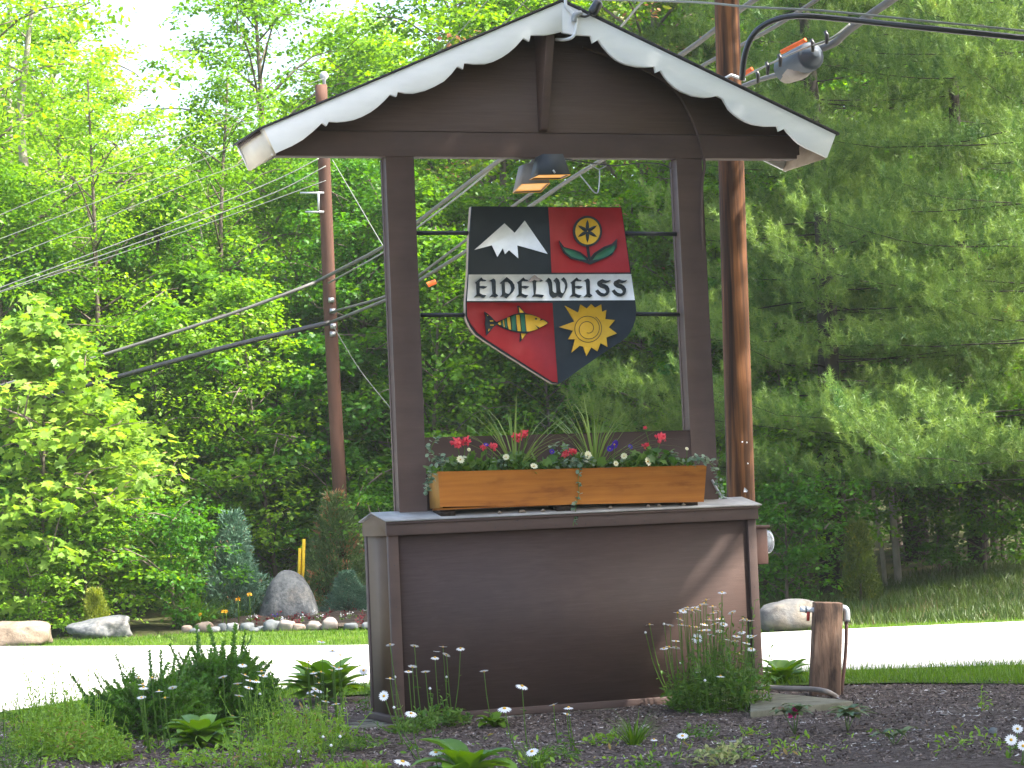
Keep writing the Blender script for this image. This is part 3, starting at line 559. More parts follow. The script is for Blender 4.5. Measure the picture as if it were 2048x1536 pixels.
def broadleaf(key, seed, h, base, rad, nb, ncl, nl, size, crad=.5, tv=KITE_V, tf=KITE_F, trunk_r=.12, lean=.02, top=.35):
    """trunk + limbs mesh and crown mesh of one tree of height h standing at the origin"""
    rng = np.random.default_rng(seed); t = G(); c = G()
    ln = rng.normal(size=2)*lean
    def tp(z): return np.array([ln[0]*z+.12*math.sin(z*.6+seed), ln[1]*z+.1*math.sin(z*.5+2*seed), z])
    zs = np.linspace(-.3, h*.93, 12); t.tube([tp(z) for z in zs], [trunk_r*(1-.85*max(0, z)/h) for z in zs], 8)
    Cs = []
    for i in range(nb):
        f = (i+.5)/nb; z0 = base+(h*.9-base)*f**.9; an = i*2.399+rng.random()*.8
        rr = rad*(math.sin(math.pi*min(1, max(.0, .18+.82*f)))**.7*(1-top*f)+.12)*(.75+.5*rng.random())
        p0 = tp(z0); d = np.array([math.cos(an), math.sin(an), .35+.5*f+.25*rng.random()])
        p1 = p0+d*rr*.55; p2 = p1+np.array([d[0], d[1], .1])*rr*.5
        q = curve([p0, p1, p2], 6); r0 = trunk_r*.42*(1-.7*f)
        t.tube(q, [r0*(1-.8*k/(len(q)-1)) for k in range(len(q))], 5)
        for k in range(ncl):
            u = .3+.75*rng.random()**.7; j = min(len(q)-1, int(u*(len(q)-1))); 
            e = q[j]+rng.normal(size=3)*np.array([.28, .28, .22])*rr*(.5+.5*u)
            Cs.append(e)
            if rng.random() < .3: t.tube([q[j], (q[j]+e)/2+np.array([0, 0, .05]), e], [.012, .008, .004], 4)
    for k in range(max(3, nb//4)): Cs.append(tp(h*(.86+.12*rng.random()))+rng.normal(size=3)*.25)
    Cs = np.array(Cs)
    clusters(c, rng, Cs, nl, crad*(.6+.7*rng.random(len(Cs))), size, tv=tv, tf=tf)
    TPL[key] = (t, c)
def meshes(key, tm, cm, names=('trunk', 'crown')):
    k2 = (key, tm.name, cm.name)
    if k2 not in TPL:
        t, c = TPL[key]; a = t.obj(names[0], tm, smooth=True); b = c.obj(names[1], cm)
        TPL[k2] = (a.data, b.data); bpy.data.objects.remove(a); bpy.data.objects.remove(b)
    return TPL[k2]
def plant(key, name, label, cat, loc, s=1., rot=0., tm=None, cm=None, group=None, names=('trunk', 'crown'), sz=None):
    ta, ca = meshes(key, tm or M['bark'], cm)
    o = thing(name, label, cat, loc, group); o.rotation_euler = (0, 0, rot); o.scale = (s, s, sz or s)
    for n_, d in zip(names, (ta, ca)):
        c = bpy.data.objects.new(n_, d); COL.objects.link(c); c.parent = o
    return o
broadleaf('mapleA', 1, 10, 1.2, 2.6, 34, 9, 62, .105)
broadleaf('mapleB', 2, 11, 1.6, 2.9, 36, 9, 60, .11)
broadleaf('ashC', 3, 12, 3.2, 2.5, 30, 8, 55, .10, crad=.42, trunk_r=.13)
broadleaf('birchD', 4, 11, 2.2, 2.0, 30, 8, 48, .085, crad=.38, trunk_r=.09)
broadleaf('youngM', 5, 3.9, .2, 1.25, 34, 7, 22, .115, crad=.28, tv=LOBE_V, tf=LOBE_F, trunk_r=.04, top=.45)
broadleaf('bushA', 6, 2.4, .1, 1.2, 22, 8, 44, .085, crad=.32, trunk_r=.03, top=.2)
broadleaf('bushB', 7, 1.6, .05, .8, 18, 7, 40, .07, crad=.24, trunk_r=.025, top=.2)
broadleaf('sapling', 8, 6, .3, 1.35, 30, 7, 40, .095, crad=.38, trunk_r=.045, top=.3)
broadleaf('saplingB', 9, 5, .2, 1.6, 26, 7, 44, .10, crad=.42, tv=LOBE_V, tf=LOBE_F, trunk_r=.04, top=.5)
def pine_tpl(key, seed, h, base, rad):
    rng = np.random.default_rng(seed); t = G(); c = G()
    zs = np.linspace(-.3, h, 12); t.tube([(0.05*math.sin(z), .05*math.cos(z*.8), z) for z in zs], [.17*(1-.9*max(z, 0)/h) for z in zs], 8)
    TP = []; TD = []; TV = []
    z = base; wi = 0
    while z < h-.3:
        f = (z-base)/(h-base); rr = rad*(1-f)**.75*(.75+.4*rng.random())+.25
        for k in range(5):
            an = wi*.9+k*2*math.pi/5+rng.normal()*.45; L_ = rr*(.65+.55*rng.random()); bv = rng.random(); bend = rng.normal()*.25
            dd = []; q = [np.array([0, 0, z+rng.normal()*.2])]
            for i in range(8):
                u = (i+1)/8; a2 = an+bend*u+rng.normal()*.06; d = np.array([math.cos(a2), math.sin(a2), .02+.42*u*u-.10*math.sin(3*u)+rng.normal()*.05]); q.append(q[-1]+d*L_/8); dd.append(d)
            t.tube(q, [.010*(1-.85*i/8) for i in range(9)], 4)
            nsub = int(6+5.2*L_)
            for j in range(nsub):            # side plumes along the bough, each a fluffy spray of tufts
                u = .22+.78*(j+rng.random())/nsub; ii = min(7, int(u*8)); p0 = q[ii]+(q[ii+1]-q[ii])*(u*8-ii if u < 1 else 1); d = nrm(dd[ii]); sdv = nrm(np.array([-d[1], d[0], 0]))
                sg = (-1)**j; sl = (.16+.30*L_*(1.05-u))*(.6+.6*rng.random()); dv = nrm(d*.8+sdv*sg*(.95-.6*u)+np.array([0, 0, .18+.2*rng.random()]))
                pv = rng.random()
                for m_ in range(int(4+sl*13)):
                    w = rng.random()**.8; TP.append(p0+dv*sl*w+rng.normal(size=3)*np.array([.065, .065, .075])); TD.append(dv*.5+np.array([0, 0, .55+.5*rng.random()])+rng.normal(size=3)*.3); TV.append(.2*bv+.3*pv+.5*w*w)
        z += .42+.12*rng.random(); wi += 1
    TP = np.array(TP); TD = nrm(np.array(TD)); TV = np.array(TV); n = 36
    m = len(TP)
    dv = TD[:, None]*.65+rng.normal(size=(m, n, 3))*.62
    P = TP[:, None]+TD[:, None]*(rng.random((m, n, 1))*.11-.03)
    scatter(c, P.reshape(-1, 3), dv.reshape(-1, 3), rng.normal(size=(m*n, 3)), .078*(.7+.5*rng.random(m*n)), np.clip(np.repeat(TV, n)*.85+.15*rng.random(m*n), 0, 1), NEED_V, NEED_F, wid=.0075)
    print('pine tufts', m)
    TPL[key] = (t, c)
pine_tpl('pineA', 11, 12.5, 1.15, 4.2); pine_tpl('pineB', 12, 11.5, 1.5, 3.3)
def cone_shrub(key, seed, h, r, n, ln=.085, wd=.03, p=.9):
    rng = np.random.default_rng(seed); t = G(); c = G()
    t.tube([(0, 0, -.1), (0, 0, h*.8)], [.035, .01], 6)
    nb = n//14
    f = rng.random(nb)**.9*.98; an = rng.random(nb)*2*math.pi
    prof = r*((1-f)**p*(.55+.45*np.minimum(1, f*6+.35)))+.03
    lump = 1+.22*np.sin(an*3+f*9+seed)+.16*rng.normal(size=nb)
    rr = prof*lump*(.55+.45*rng.random(nb)**.4)
    P = np.stack([rr*np.cos(an), rr*np.sin(an), f*h+.03], 1)
    O = nrm(np.stack([np.cos(an), np.sin(an), .9+0*an], 1)); bv = rng.random(nb)
    dv = O[:, None]+rng.normal(size=(nb, 14, 3))*.5
    PP = P[:, None]+O[:, None]*(rng.random((nb, 14, 1))*.14-.05)+rng.normal(size=(nb, 14, 3))*.025
    scatter(c, PP.reshape(-1, 3), dv.reshape(-1, 3), rng.normal(size=(nb*14, 3)), ln*(.6+.8*rng.random(nb*14)), np.clip(.7*np.repeat(bv, 14)+.3*rng.random(nb*14), 0, 1), KITE_V, KITE_F, wid=wd)
    TPL[key] = (t, c)
cone_shrub('spruceS', 21, 1.2, .46, 15000, .06, .022, 1.1); cone_shrub('juniperS', 22, 1.45, .58, 17000, .065, .022, .8)
cone_shrub('thujaS', 23, .95, .30, 9000, .06, .03, .55); cone_shrub('thujaT', 24, 1.05, .30, 10000, .06, .03, .5)

# ------------------------------------------------------------------ woods
rs = random.Random(5)
def T(key, px, dist, s, cm, label, name='leafy_tree', cat='tree', group='broadleaved trees behind the road', tm=None, sz=None, dz=0):
    l = col_at(px, dist); l[2] += dz
    return plant(key, name, label, cat, l, s, rs.random()*6.28, tm, cm, group, sz=sz)
T('mapleB', -80, 37, 1.0, L['bright'], 'tall pale green tree filling the upper left corner of the view')
T('birchD', 60, 42, 1.05, L['bright'], 'slender tall tree with pale trunk near the left edge of the wood', tm=M['bark_pale'])
T('ashC', 170, 40, .80, L['bright'], 'sunlit tree just left of the first gap of open sky', tm=M['bark_pale'])
T('mapleA', 285, 44, .78, L['bright'], 'lower rounded tree below the gap of open sky at upper left')
T('mapleB', 395, 47, .66, L['bright'], 'low crowned tree standing right under the open sky gap')
T('ashC', 520, 42, .88, L['maple'], 'tall dark tree topping the wood left of the roof, between two sky gaps')
T('mapleA', 650, 50, .80, L['bright'], 'yellow green tree behind the top of the far utility pole')
T('mapleB', 760, 44, .9, L['bright'], 'broad tree rising behind the left slope of the roof')
T('ashC', 905, 42, .92, L['maple'], 'tree with dark green top just left of the roof peak')
T('mapleA', 1030, 40, 1.0, L['bright'], 'tree seen between the posts left of the floodlights')
T('mapleB', 1150, 44, 1.05, L['maple'], 'tree seen between the posts behind the crest')
T('ashC', 1265, 36, .92, L['rusty'], 'tree with rust coloured seed clusters seen right of the floodlights', group=None)
T('mapleA', 1385, 41, 1.05, L['bright'], 'tree rising behind the right slope of the roof')
T('mapleB', 1520, 39, 1.05, L['maple'], 'leafy tree showing just right of the near utility pole')
T('birchD', 470, 36, .74, L['maple'], 'mid green tree in the gap between the bright sapling and the far pole')
T('mapleA', 330, 36.5, .62, L['deep'], 'deep green tree behind the blue green shrub', )
T('mapleB', 610, 37, .62, L['maple'], 'green tree directly behind the lower far utility pole')
T('mapleA', 740, 36, .66, L['deep'], 'deep green tree close to the left post of the shelter')
T('birchD', 200, 35, .72, L['bright'], 'sunlit slim tree behind the bright young maple')
T('mapleA', 900, 35.5, .62, L['maple'], 'leafy tree between the left post and the lower part of the crest')
T('mapleB', 1080, 36, .55, L['deep'], 'low tree behind the spiky plants of the flower box')
T('mapleA', 1260, 35, .60, L['maple'], 'low leafy tree right of the tip of the crest')
T('mapleB', 1400, 34, .58, L['maple'], 'low leafy tree behind the right post')
T('mapleA', 20, 34.5, .66, L['maple'], 'tree at the left edge right behind the bright sapling')
T('mapleB', 1700, 46, 1.0, L['maple'], 'broadleaved tree glimpsed through the gap in the pines')
T('mapleA', 1880, 47, 1.05, L['bright'], 'sunny broadleaved tree glimpsed behind the rightmost pine boughs')
T('mapleB', 2060, 43, 1.05, L['maple'], 'broadleaved tree behind the pines at the right edge')
T('ashC', 1620, 36, .75, L['deep'], 'dark broadleaved tree under the left pine boughs')
T('mapleA', 1800, 37, .62, L['deep'], 'dark low broadleaved tree under the pines')
T('mapleB', 1980, 35, .55, L['deep'], 'low dark tree at the right edge under the pines')
for i, (px, d, s) in enumerate(((-60, 60, 1.2), (120, 62, 1.0), (250, 64, .92), (430, 66, .9), (600, 66, 1.0), (800, 62, 1.15), (980, 60, 1.2), (1150, 62, 1.3), (1330, 60, 1.3), (1500, 62, 1.3), (1680, 60, 1.3), (1870, 62, 1.3), (2060, 60, 1.3))):
    T(('mapleA', 'mapleB')[i % 2], px, d, s, L['bright' if i % 3 else 'maple'], ordw(i+1)+' tree from the left in the farthest row, showing through gaps between nearer crowns', group='farthest row of trees')
for px, d, s, lb_ in ((10, 50, 1.0, 'pale tree of the middle row at the far upper left'), (110, 53, 1.0, 'pale tree of the middle row left of the first sky gap'), (225, 55, .82, 'pale tree of the middle row closing the lower part of the sky gap'), (345, 54, .70, 'small pale tree of the middle row under the open sky'), (455, 52, .86, 'pale tree of the middle row right of the open sky'), (560, 54, .80, 'pale tree of the middle row left of the far pole'), (700, 53, .9, 'pale tree of the middle row above the left roof slope'), (850, 52, 1.0, 'pale tree of the middle row left of the gable peak')):
    T(('mapleB', 'mapleA')[px % 20 // 10], px, d, s, L['bright'], lb_, group='middle row of broadleaved trees')
# the bright young maple on the left and shrubs along the wood's edge
plant('youngM', 'young_maple', 'bright yellow green young maple with pinkish tips at the left edge of the picture', 'tree', col_at(70, 30.2), 1.0, 1.0, M['bark'], L['young'])
plant('youngM', 'young_maple', 'second smaller bright sapling just right of the young maple', 'tree', col_at(215, 31.0), .72, 3.0, M['bark'], L['young'])
bush = [('bushA', -40, 30.5, 1.0, 'deep'), ('bushA', 130, 32, .9, 'maple'), ('bushB', 185, 30.2, .95, 'bright'), ('bushA', 250, 33.0, .9, 'maple'), ('bushA', 320, 34.8, 1.05, 'deep'), ('bushB', 330, 30.6, .9, 'deep'), ('bushA', 490, 35, .95, 'maple'), ('bushA', 590, 35, .7, 'deep'), ('bushA', 720, 35, .9, 'maple'), ('bushA', 800, 33, .65, 'deep'), ('bushA', 920, 33, .9, 'maple'), ('bushA', 1060, 33, .7, 'deep'), ('bushA', 1200, 33, .8, 'maple'), ('bushA', 1340, 32, .7, 'deep'), ('bushA', 1590, 30.5, .95, 'maple'), ('bushB', 1560, 28.8, .9, 'deep'), ('bushA', 1960, 31, .9, 'deep'), ('bushA', 2050, 30, .9, 'maple'), ('bushB', 1860, 31.5, .8, 'deep'), ('bushB', 60, 29.6, .6, 'bright')]
bl = ['dark bush at the extreme left edge behind the tan boulder', 'bush behind the gap between the two left boulders', 'small yellow green bush above the grey boulder', 'green bush right of the small golden conifer', 'dark bush left of the blue spruce shrub', 'low dark bush right behind the long grey boulder', 'bush behind the blue spruce shrub', 'dark bush behind the tall standing stone', 'bush behind the brown tinged juniper', 'dark bush just left of the cabinet', 'bush seen through the frame at its lower left', 'dark bush seen through the frame behind the red geraniums', 'bush seen through the frame behind the spiky plants', 'dark bush seen beside the right post', 'broad green bush right of the electric meter', 'low dark bush behind the right boulder', 'dark bush at the right, at the top of the grassy bank', 'green bush at the right edge of the picture above the bank', 'small dark bush beside the two pale tree stems', 'low yellow green weed bush between the left boulders']
for (k, px, d, s, m), lb_ in zip(bush, bl):
    plant(k, 'bush', lb_, 'bush', col_at(px, d), s, rs.random()*6, M['bark'], L[m], 'bushes along the edge of the wood')
# understory filling the wood's floor
for i, (px, d, s) in enumerate(((100, 34.5, .9), (420, 35, 1.0), (540, 34, .8), (655, 34.5, .75), (850, 34, .9), (980, 35, .72), (1130, 34, .8), (1230, 35.5, .9), (1320, 34, .7), (1480, 33.5, .9), (1600, 33, .62), (1680, 36, .95), (1860, 36, .9), (2020, 35, .7), (290, 34, .72), (720, 36, 1.0), (1540, 38, 1.1), (1780, 39, 1.1), (1950, 39, 1.1), (30, 38, 1.2), (180, 37, .95))):
    plant(('sapling', 'saplingB')[i % 2], 'sapling', ordw(1+sum(q < px for q in (100, 420, 540, 655, 850, 980, 1130, 1230, 1320, 1480, 1600, 1680, 1860, 2020, 290, 720, 1540, 1780, 1950, 30, 180)))+' leafy sapling from the left among the undergrowth of the wood', 'sapling', col_at(px, d), s, rs.random()*6, M['bark'], L[('deep', 'maple', 'bright')[i % 3] if px < 1450 else 'deep'], 'saplings inside the wood')
# pines
pines = [('pineA', 2130, 28.2, 1.0, 'big pine whose boughs fill the right edge of the picture'), ('pineB', 1665, 31.0, 1.0, 'pine behind the near utility pole, its boughs reaching down beside the shelter'), ('pineA', 1830, 34.5, 1.05, 'pine standing between the two big right hand pines'), ('pineA', 1945, 32, .85, 'pine just outside the right edge with boughs reaching in'), ('pineB', 1480, 35.5, 1.0, 'pine showing behind the right end of the roof'), ('pineB', 835, 39.5, .55, 'small dusky pine seen right of the left post')]
for i, (k, px, d, s, lb_) in enumerate(pines):
    plant(k, 'pine_tree', lb_, 'pine tree', col_at(px, d), s, i*1.3, M['pinebark'], L['pine'], 'pines')
# bare slender stems under the pines
stems = [([(1690, 1190), (1688, 1060), (1685, 960), (1680, 900)], 31, .05, 'brown stem left of the two pale crooked stems', 'bark'),
         ([(1772, 1215), (1766, 1120), (1748, 1000), (1738, 900), (1728, 850)], 31, .034, 'thin crooked pale stem under the pines, left of its thicker twin', 'bark_pale'),
         ([(1800, 1205), (1792, 1100), (1784, 1010), (1776, 920), (1772, 850)], 31, .052, 'thicker pale crooked stem under the pines beside a thinner one', 'bark_pale'),
         ([(1888, 1190), (1888, 1080), (1880, 980), (1874, 900)], 33, .03, 'thin dim stem in the shade right of the pale stems', 'bark_pale'),
         ([(2010, 1200), (2005, 1060), (1998, 950), (1990, 880)], 33, .04, 'thin brown stem near the right edge under the pines', 'bark'),
         ([(500-60, 1020), (432, 900), (420, 780), (410, 640)], 36.5, .05, 'leaning grey stem in the wood right of the bright sapling', 'bark_pale'),
         ([(600, 960), (606, 860), (604, 800), (596, 740)], 36.5, .035, 'thin upright stem left of the far utility pole', 'bark_pale'),
         ([(58, 420), (48, 330), (40, 230), (52, 120), (60, 40)], 38, .075, 'pale grey trunk high in the upper left corner', 'bark_pale'),
         ([(1212, 860), (1218, 780), (1215, 700), (1225, 560)], 36.5, .06, 'grey stem seen through the frame right of the crest tip', 'bark'),
         ([(1333, 850), (1325, 770), (1320, 690), (1310, 560)], 37, .04, 'second grey stem seen through the frame near the right post', 'bark')]
for P, d, r, lb_, m in stems:
    Q = curve([dp(x, y, d) for x, y in P], 16); b = Q[0].copy(); b[2] = hgt(b[0], b[1])-.1
    if P[0][1] > 800: Q = [b]+Q
    e_ = Q[-1]-Q[-4]; e_ = e_/np.linalg.norm(e_); Q = Q+[Q[-1]+e_*k*.5+np.array([.05*math.sin(k), 0, .02*k]) for k in range(1, 1 if P[0][0] > 1600 else 4)]
    t = thing('tree_stem', lb_, 'tree', Q[0], 'bare stems in the wood')
    g = G(); g.tube(Q, [r*(1-.8*(i/len(Q))**1.5) for i in range(len(Q))], 7)
    g.obj('trunk', M[m], t, smooth=True); g = G(); rng = np.random.default_rng(int(P[0][0]))
    for k in range(4):
        p = Q[int(len(Q)*(.45+.13*k))]; e = p+np.array([rng.normal()*.3, rng.normal()*.3, .25]); g.tube([p, (p+e)/2+np.array([0, 0, -.03]), e], [r*.3, r*.2, .004], 5)
    g.obj('branches', M[m], t, smooth=True)
# garden conifers
plant('spruceS', 'spruce_shrub', 'blue green pointed spruce shrub left of the standing stone', 'shrub', col_at(462, 31.5), .92, .4, M['bark'], L['spruce'], sz=1.05)
plant('juniperS', 'juniper_shrub', 'pointed juniper with brown dead patches right of the standing stone', 'shrub', col_at(672, 32.2), .78, 2.4, M['bark'], L['juniper'], sz=1.0)
plant('spruceS', 'juniper_shrub', 'low spreading blue green juniper at the foot of the brown tinged one', 'shrub', col_at(690, 31.7), .66, 1.4, M['bark'], L['spruce'], sz=.42)
plant('thujaS', 'arborvitae', 'small golden arborvitae behind the long grey boulder', 'shrub', col_at(185, 29.3), .42, 0, M['bark'], L['gold'], sz=.56)
plant('thujaT', 'arborvitae', 'slim dull green arborvitae behind the wooden tap post', 'shrub', col_at(1712, 28.5), .52, 1, M['bark'], L['thuja'], sz=.86)

# shade trees beside the bed, out of the picture: they keep the sign in shade
def shade_tree(key, x, y, s, rot, cm):
    return plant(key, 'roadside_tree', 'leafy roadside tree right of the sign that throws shade over it', 'tree', (x, y, 0), s, rot, M['bark'], cm, 'shade trees right of the sign')
broadleaf('shade', 31, 15, 5.2, 3.6, 46, 10, 90, .16, crad=.75, trunk_r=.2, top=.25)
from mathutils import Euler
for x, y, s_, r_ in ((6.2, -5.6, .85, .3), (9.8, -6.6, .9, 2.0), (3.6, -8.4, .85, 4.0), (13.4, -8.0, .95, 1.2), (7.2, -9.6, .9, 5.0), (5.0, -3.9, .74, 3.1)):
    o = shade_tree('shade', x, y, s_, r_, L['maple']); cr = [c for c in o.children if c.name.startswith('crown')][0]
    me = cr.data.copy(); cr.data = me; n_ = len(me.vertices); co = np.empty(n_*3, np.float32); me.vertices.foreach_get('co', co); co = co.reshape(-1, 3)*s_
    ca, sa = math.cos(r_), math.sin(r_); wx = co[:, 0]*ca-co[:, 1]*sa+x; wy = co[:, 0]*sa+co[:, 1]*ca+y; wz = co[:, 2]
    k_ = wy/S.y; hx_ = wx-S.x*k_; hz_ = wz-S.z*k_
    lim = np.interp(hz_, [-.4, 0, .3, .75, 1.0, 1.1], [1.35, 1.50, 1.68, 1.98, 2.18, 2.9])
    cut = (hx_ > lim) & (hx_ < 2.75) & (hz_ < 1.1) & (hz_ > -.25)  # leaves removed from the crown so sun makes a patch on the cabinet
    cut = cut.reshape(-1, 4).any(1); bm = bmesh.new(); bm.from_mesh(me); bm.verts.ensure_lookup_table()
    bmesh.ops.delete(bm, geom=[bm.verts[4*i+j] for i in np.nonzero(cut)[0] for j in range(4)], context='VERTS'); bm.to_mesh(me); bm.free()


# ------------------------------------------------------------------ rocks
def rock(name, label, cat, c, dims, mat, seed=0, group=None, rot=0, amp=.16, shape=None, sub=4, flat=0):
    bm = bmesh.new(); bmesh.ops.create_icosphere(bm, subdivisions=sub, radius=1)
    for v in bm.verts:
        p = v.co.copy(); k = 1+amp*noise.noise(p*1.1+Vector((seed*3.1, 0, 0)))*1.6+amp*.35*noise.noise(p*3+Vector((0, seed, 0)))+amp*.1*noise.noise(p*9)
        q = Vector([math.copysign(abs(a)**.74, a) for a in p])*k*(1-.10*abs(noise.noise(p*2.3+Vector((seed, 7, 1)))))
        if shape: q = shape(q)
        v.co = Vector((q.x*dims[0], q.y*dims[1], max(q.z, -.55)*dims[2]))
    for f in bm.faces: f.smooth = True
    me = bpy.data.meshes.new(name); bm.to_mesh(me); bm.free(); me.materials.append(mat)
    o = bpy.data.objects.new(name, me); COL.objects.link(o); o.location = Vector([float(a) for a in c]); o.rotation_euler = (0, 0, rot)
    return tag(o, label, cat, group)
def rk(px, py, wpx, hpx, **kw):       # base centre pixel, width and height in photo pixels
    p = gp(px, py); d = (p-CAM)@_f; s = d/FPX
    kw.setdefault('depth', .8)
    dpt = kw.pop('depth'); w_ = wpx*s/2; h_ = hpx*s
    c = p+np.array([math.sin(YAW), math.cos(YAW), 0])*w_*dpt; c[2] = h_*.36
    return rock(c=c, dims=(w_, w_*dpt, h_*.64), rot=-YAW+kw.pop('turn', 0), **kw)
rk(30, 1292, 135, 50, name='boulder', label='tan boulder cut by the left edge of the picture', cat='boulder', mat=M['rock_tan'], seed=3, amp=.14)
rk(188, 1277, 128, 40, name='boulder', label='long low grey and pink boulder beside the tan one', cat='boulder', mat=M['rock_grey'], seed=8, amp=.2, shape=lambda q: Vector((q.x, q.y, q.z*(.9+.22*q.x))))
rk(574, 1243, 122, 100, name='standing_stone', label='tall rounded grey standing stone in the flower bed', cat='stone', mat=M['rock_grey'], seed=5, amp=.09, shape=lambda q: Vector((q.x*(.86-.30*q.z), q.y*(.86-.3*q.z), q.z)))
rk(740, 1208, 34, 64, name='standing_stone', label='pale stone mostly hidden behind the left edge of the cabinet', cat='stone', mat=M['rock_grey'], seed=15, amp=.1)
rk(1600, 1262, 150, 62, name='boulder', label='broad grey boulder across the road behind the wooden tap post', cat='boulder', mat=M['rock_mix'], seed=9, amp=.16)
edge = [(373, 1265, 22, 14, 't'), (388, 1266, 22, 10, 'g'), (408, 1264, 34, 20, 't'), (430, 1264, 20, 11, 'w'), (444, 1263, 20, 16, 'g'), (464, 1263, 28, 17, 'w'), (492, 1262, 28, 17, 'g'), (507, 1263, 20, 8, 'g'), (522, 1262, 20, 10, 'g'), (542, 1262, 32, 22, 'g'), (572, 1261, 36, 20, 'p'), (598, 1260, 26, 12, 't'), (627, 1260, 32, 17, 'p'), (660, 1259, 34, 24, 'p'), (702, 1258, 28, 12, 'g'), (735, 1257, 20, 13, 'w')]
names_e = ['leftmost brownish edging stone, beside the ornamental grass', 'second edging stone from the left, small and grey', 'round brown edging stone, third from the left', 'small white edging stone right of the round brown one', 'narrow grey edging stone between two white ones', 'white edging stone left of the long grey one', 'long grey edging stone left of the standing stone', 'flat low edging stone under the long grey one', 'low bluish edging stone left of the big blue grey one', 'big blue grey edging stone in front of the standing stone', 'pinkish edging stone right of the big blue grey one', 'small brown edging stone between two pinkish ones', 'rounded pinkish edging stone under the brown juniper', 'pointed pinkish edging stone, tallest of the row', 'low grey edging stone right of the pointed one', 'rightmost edging stone, beside the cabinet']
em = dict(t=surf('edge_tan', [(.3, (.17, .13, .10)), (.7, (.30, .24, .19))], (5, 5, 5), bump=.5), g=surf('edge_grey', [(.3, (.07, .083, .09)), (.7, (.15, .165, .17))], (5, 5, 5), bump=.5), w=surf('edge_pale', [(.3, (.13, .14, .15)), (.7, (.25, .26, .26))], (5, 5, 5), bump=.5), p=surf('edge_pink', [(.3, (.15, .128, .115)), (.7, (.28, .245, .225))], (5, 5, 5), bump=.5))
for i, (e, lb_) in enumerate(zip(edge, names_e)):
    rk(e[0], e[1], e[2], e[3], name='edging_stone', label=lb_, cat='stone', mat=em[e[4]], seed=20+i, amp=.2, sub=3, group='stones edging the flower bed', depth=.7)
for i, (px, py, w_, lb_) in enumerate(((1533, 1404, 22, 'pale fist sized stone on the concrete pad right of the cabinet'), (1546, 1402, 14, 'small brown stone beside the pale one on the pad'), (1988, 1468, 18, 'round grey stone lying in the mulch at lower right'))):
    rk(px, py, w_, w_*.7, name='stone', label=lb_, cat='stone', mat=em['wtg'[i]], seed=50+i, sub=3)

# ------------------------------------------------------------------ concrete pad, tap post, pipe, meter
pad = [gp(640, 1436, .012), gp(745, 1455, .012), gp(1100, 1440, .012), gp(1706, 1401, .012), gp(1600, 1389, .012), gp(1480, 1386, .012)]
pts = [(p[0], p[1]) for p in (gp(690, 1446, .01), gp(1706, 1401, .01))]
a = np.array(pts[0]); b = np.array(pts[1]); a = np.array([-.32, -.075]); 
pb = gp(1706, 1401, .012); pc = gp(1568, 1388, .012)
g = G(); top = [(-.32, -.07, .0), (1.0, -.07, .0), (2.5, -.10, .006), (pb[0], pb[1], .012), (pc[0], pc[1]+.15, .012), (2.5, .75, .0), (-.32, .75, .0)]
g.add(top+[(x, y, z-.075) for x, y, z in top], [tuple(range(7)), tuple(range(13, 6, -1))]+[(i, i+7, (i+1) % 7+7, (i+1) % 7) for i in range(7)])
tag(g.obj('concrete_pad', M['conc'], bevel=.006), 'low mossy concrete pad under the brown cabinet, sticking out to the right', 'concrete pad')
q4 = [gp(1500, 1423, .04), gp(1706, 1402, .04), gp(1600, 1390, .04), gp(1500, 1388, .04)]
g = G(); g.add([tuple(p) for p in q4]+[(p[0], p[1], -.05) for p in q4], [(0, 1, 2, 3), (7, 6, 5, 4), (0, 4, 5, 1), (1, 5, 6, 2), (2, 6, 7, 3), (3, 7, 4, 0)])
tag(g.obj('concrete_slab', M['conc'], bevel=.006), 'pointed corner slab of mossy concrete between the cabinet and the tap post', 'concrete slab')
TPo = thing('tap_post', 'short weathered square wooden post carrying a water tap right of the cabinet', 'post', gp(1653, 1392))
c0 = gp(1653, 1391); fw = np.array([math.sin(YAW), math.cos(YAW), 0]); rt = np.array([math.cos(YAW), -math.sin(YAW), 0]); s = ((c0-CAM)@_f)/FPX
ax = rt*math.cos(.12)+fw*math.sin(.12); ay = -rt*math.sin(.12)+fw*math.cos(.12)
def pq(px, py, off): 
    d = ray(px, py); n_ = fw; t = ((c0+fw*off-CAM)@n_)/(d@n_); return CAM+d*t
g = G(); g.hexa([pq(1631, 1205, 0), pq(1686, 1206, 0), pq(1682, 1396, 0), pq(1623, 1392, 0)]+[pq(1631, 1205, 0)+fw*.17, pq(1686, 1206, 0)+fw*.17, pq(1682, 1396, 0)+fw*.17, pq(1623, 1392, 0)+fw*.17]); g.obj('timber', M['stump'], TPo, bevel=.008)
TAP = thing('water_tap', 'white plastic tap with a small red handle on the left of the wooden post', 'tap', pq(1625, 1220, .08))
G().tube([pq(1634, 1221, .08), pq(1618, 1219, .08), pq(1612, 1219, .08)], [.018, .016, .02], 10).obj('body', M['pvc'], TAP, smooth=True)
G().tube([pq(1612, 1219, .08), pq(1600, 1218, .08)], [.021, .02], 10).obj('hose_cap', M['pvc'], TAP, smooth=True)
G().tube([pq(1613, 1219, .08), pq(1610.5, 1219, .08)], [.024, .024], 10).obj('ring', M['splice'], TAP)
G().tube([pq(1617, 1224, .07), pq(1616, 1242, .07)], [.011, .010], 6).obj('handle', M['redh'], TAP)
pipe = thing('water_pipe', 'dark water pipe with a grey elbow running down the right side of the tap post', 'pipe', pq(1690, 1225, .08))
G().tube(curve([pq(1684, 1216, .08), pq(1690, 1218, .08), pq(1693, 1225, .08), pq(1693, 1243, .08)], 12), .023, 10).obj('elbow', M['galv'], pipe, smooth=True)
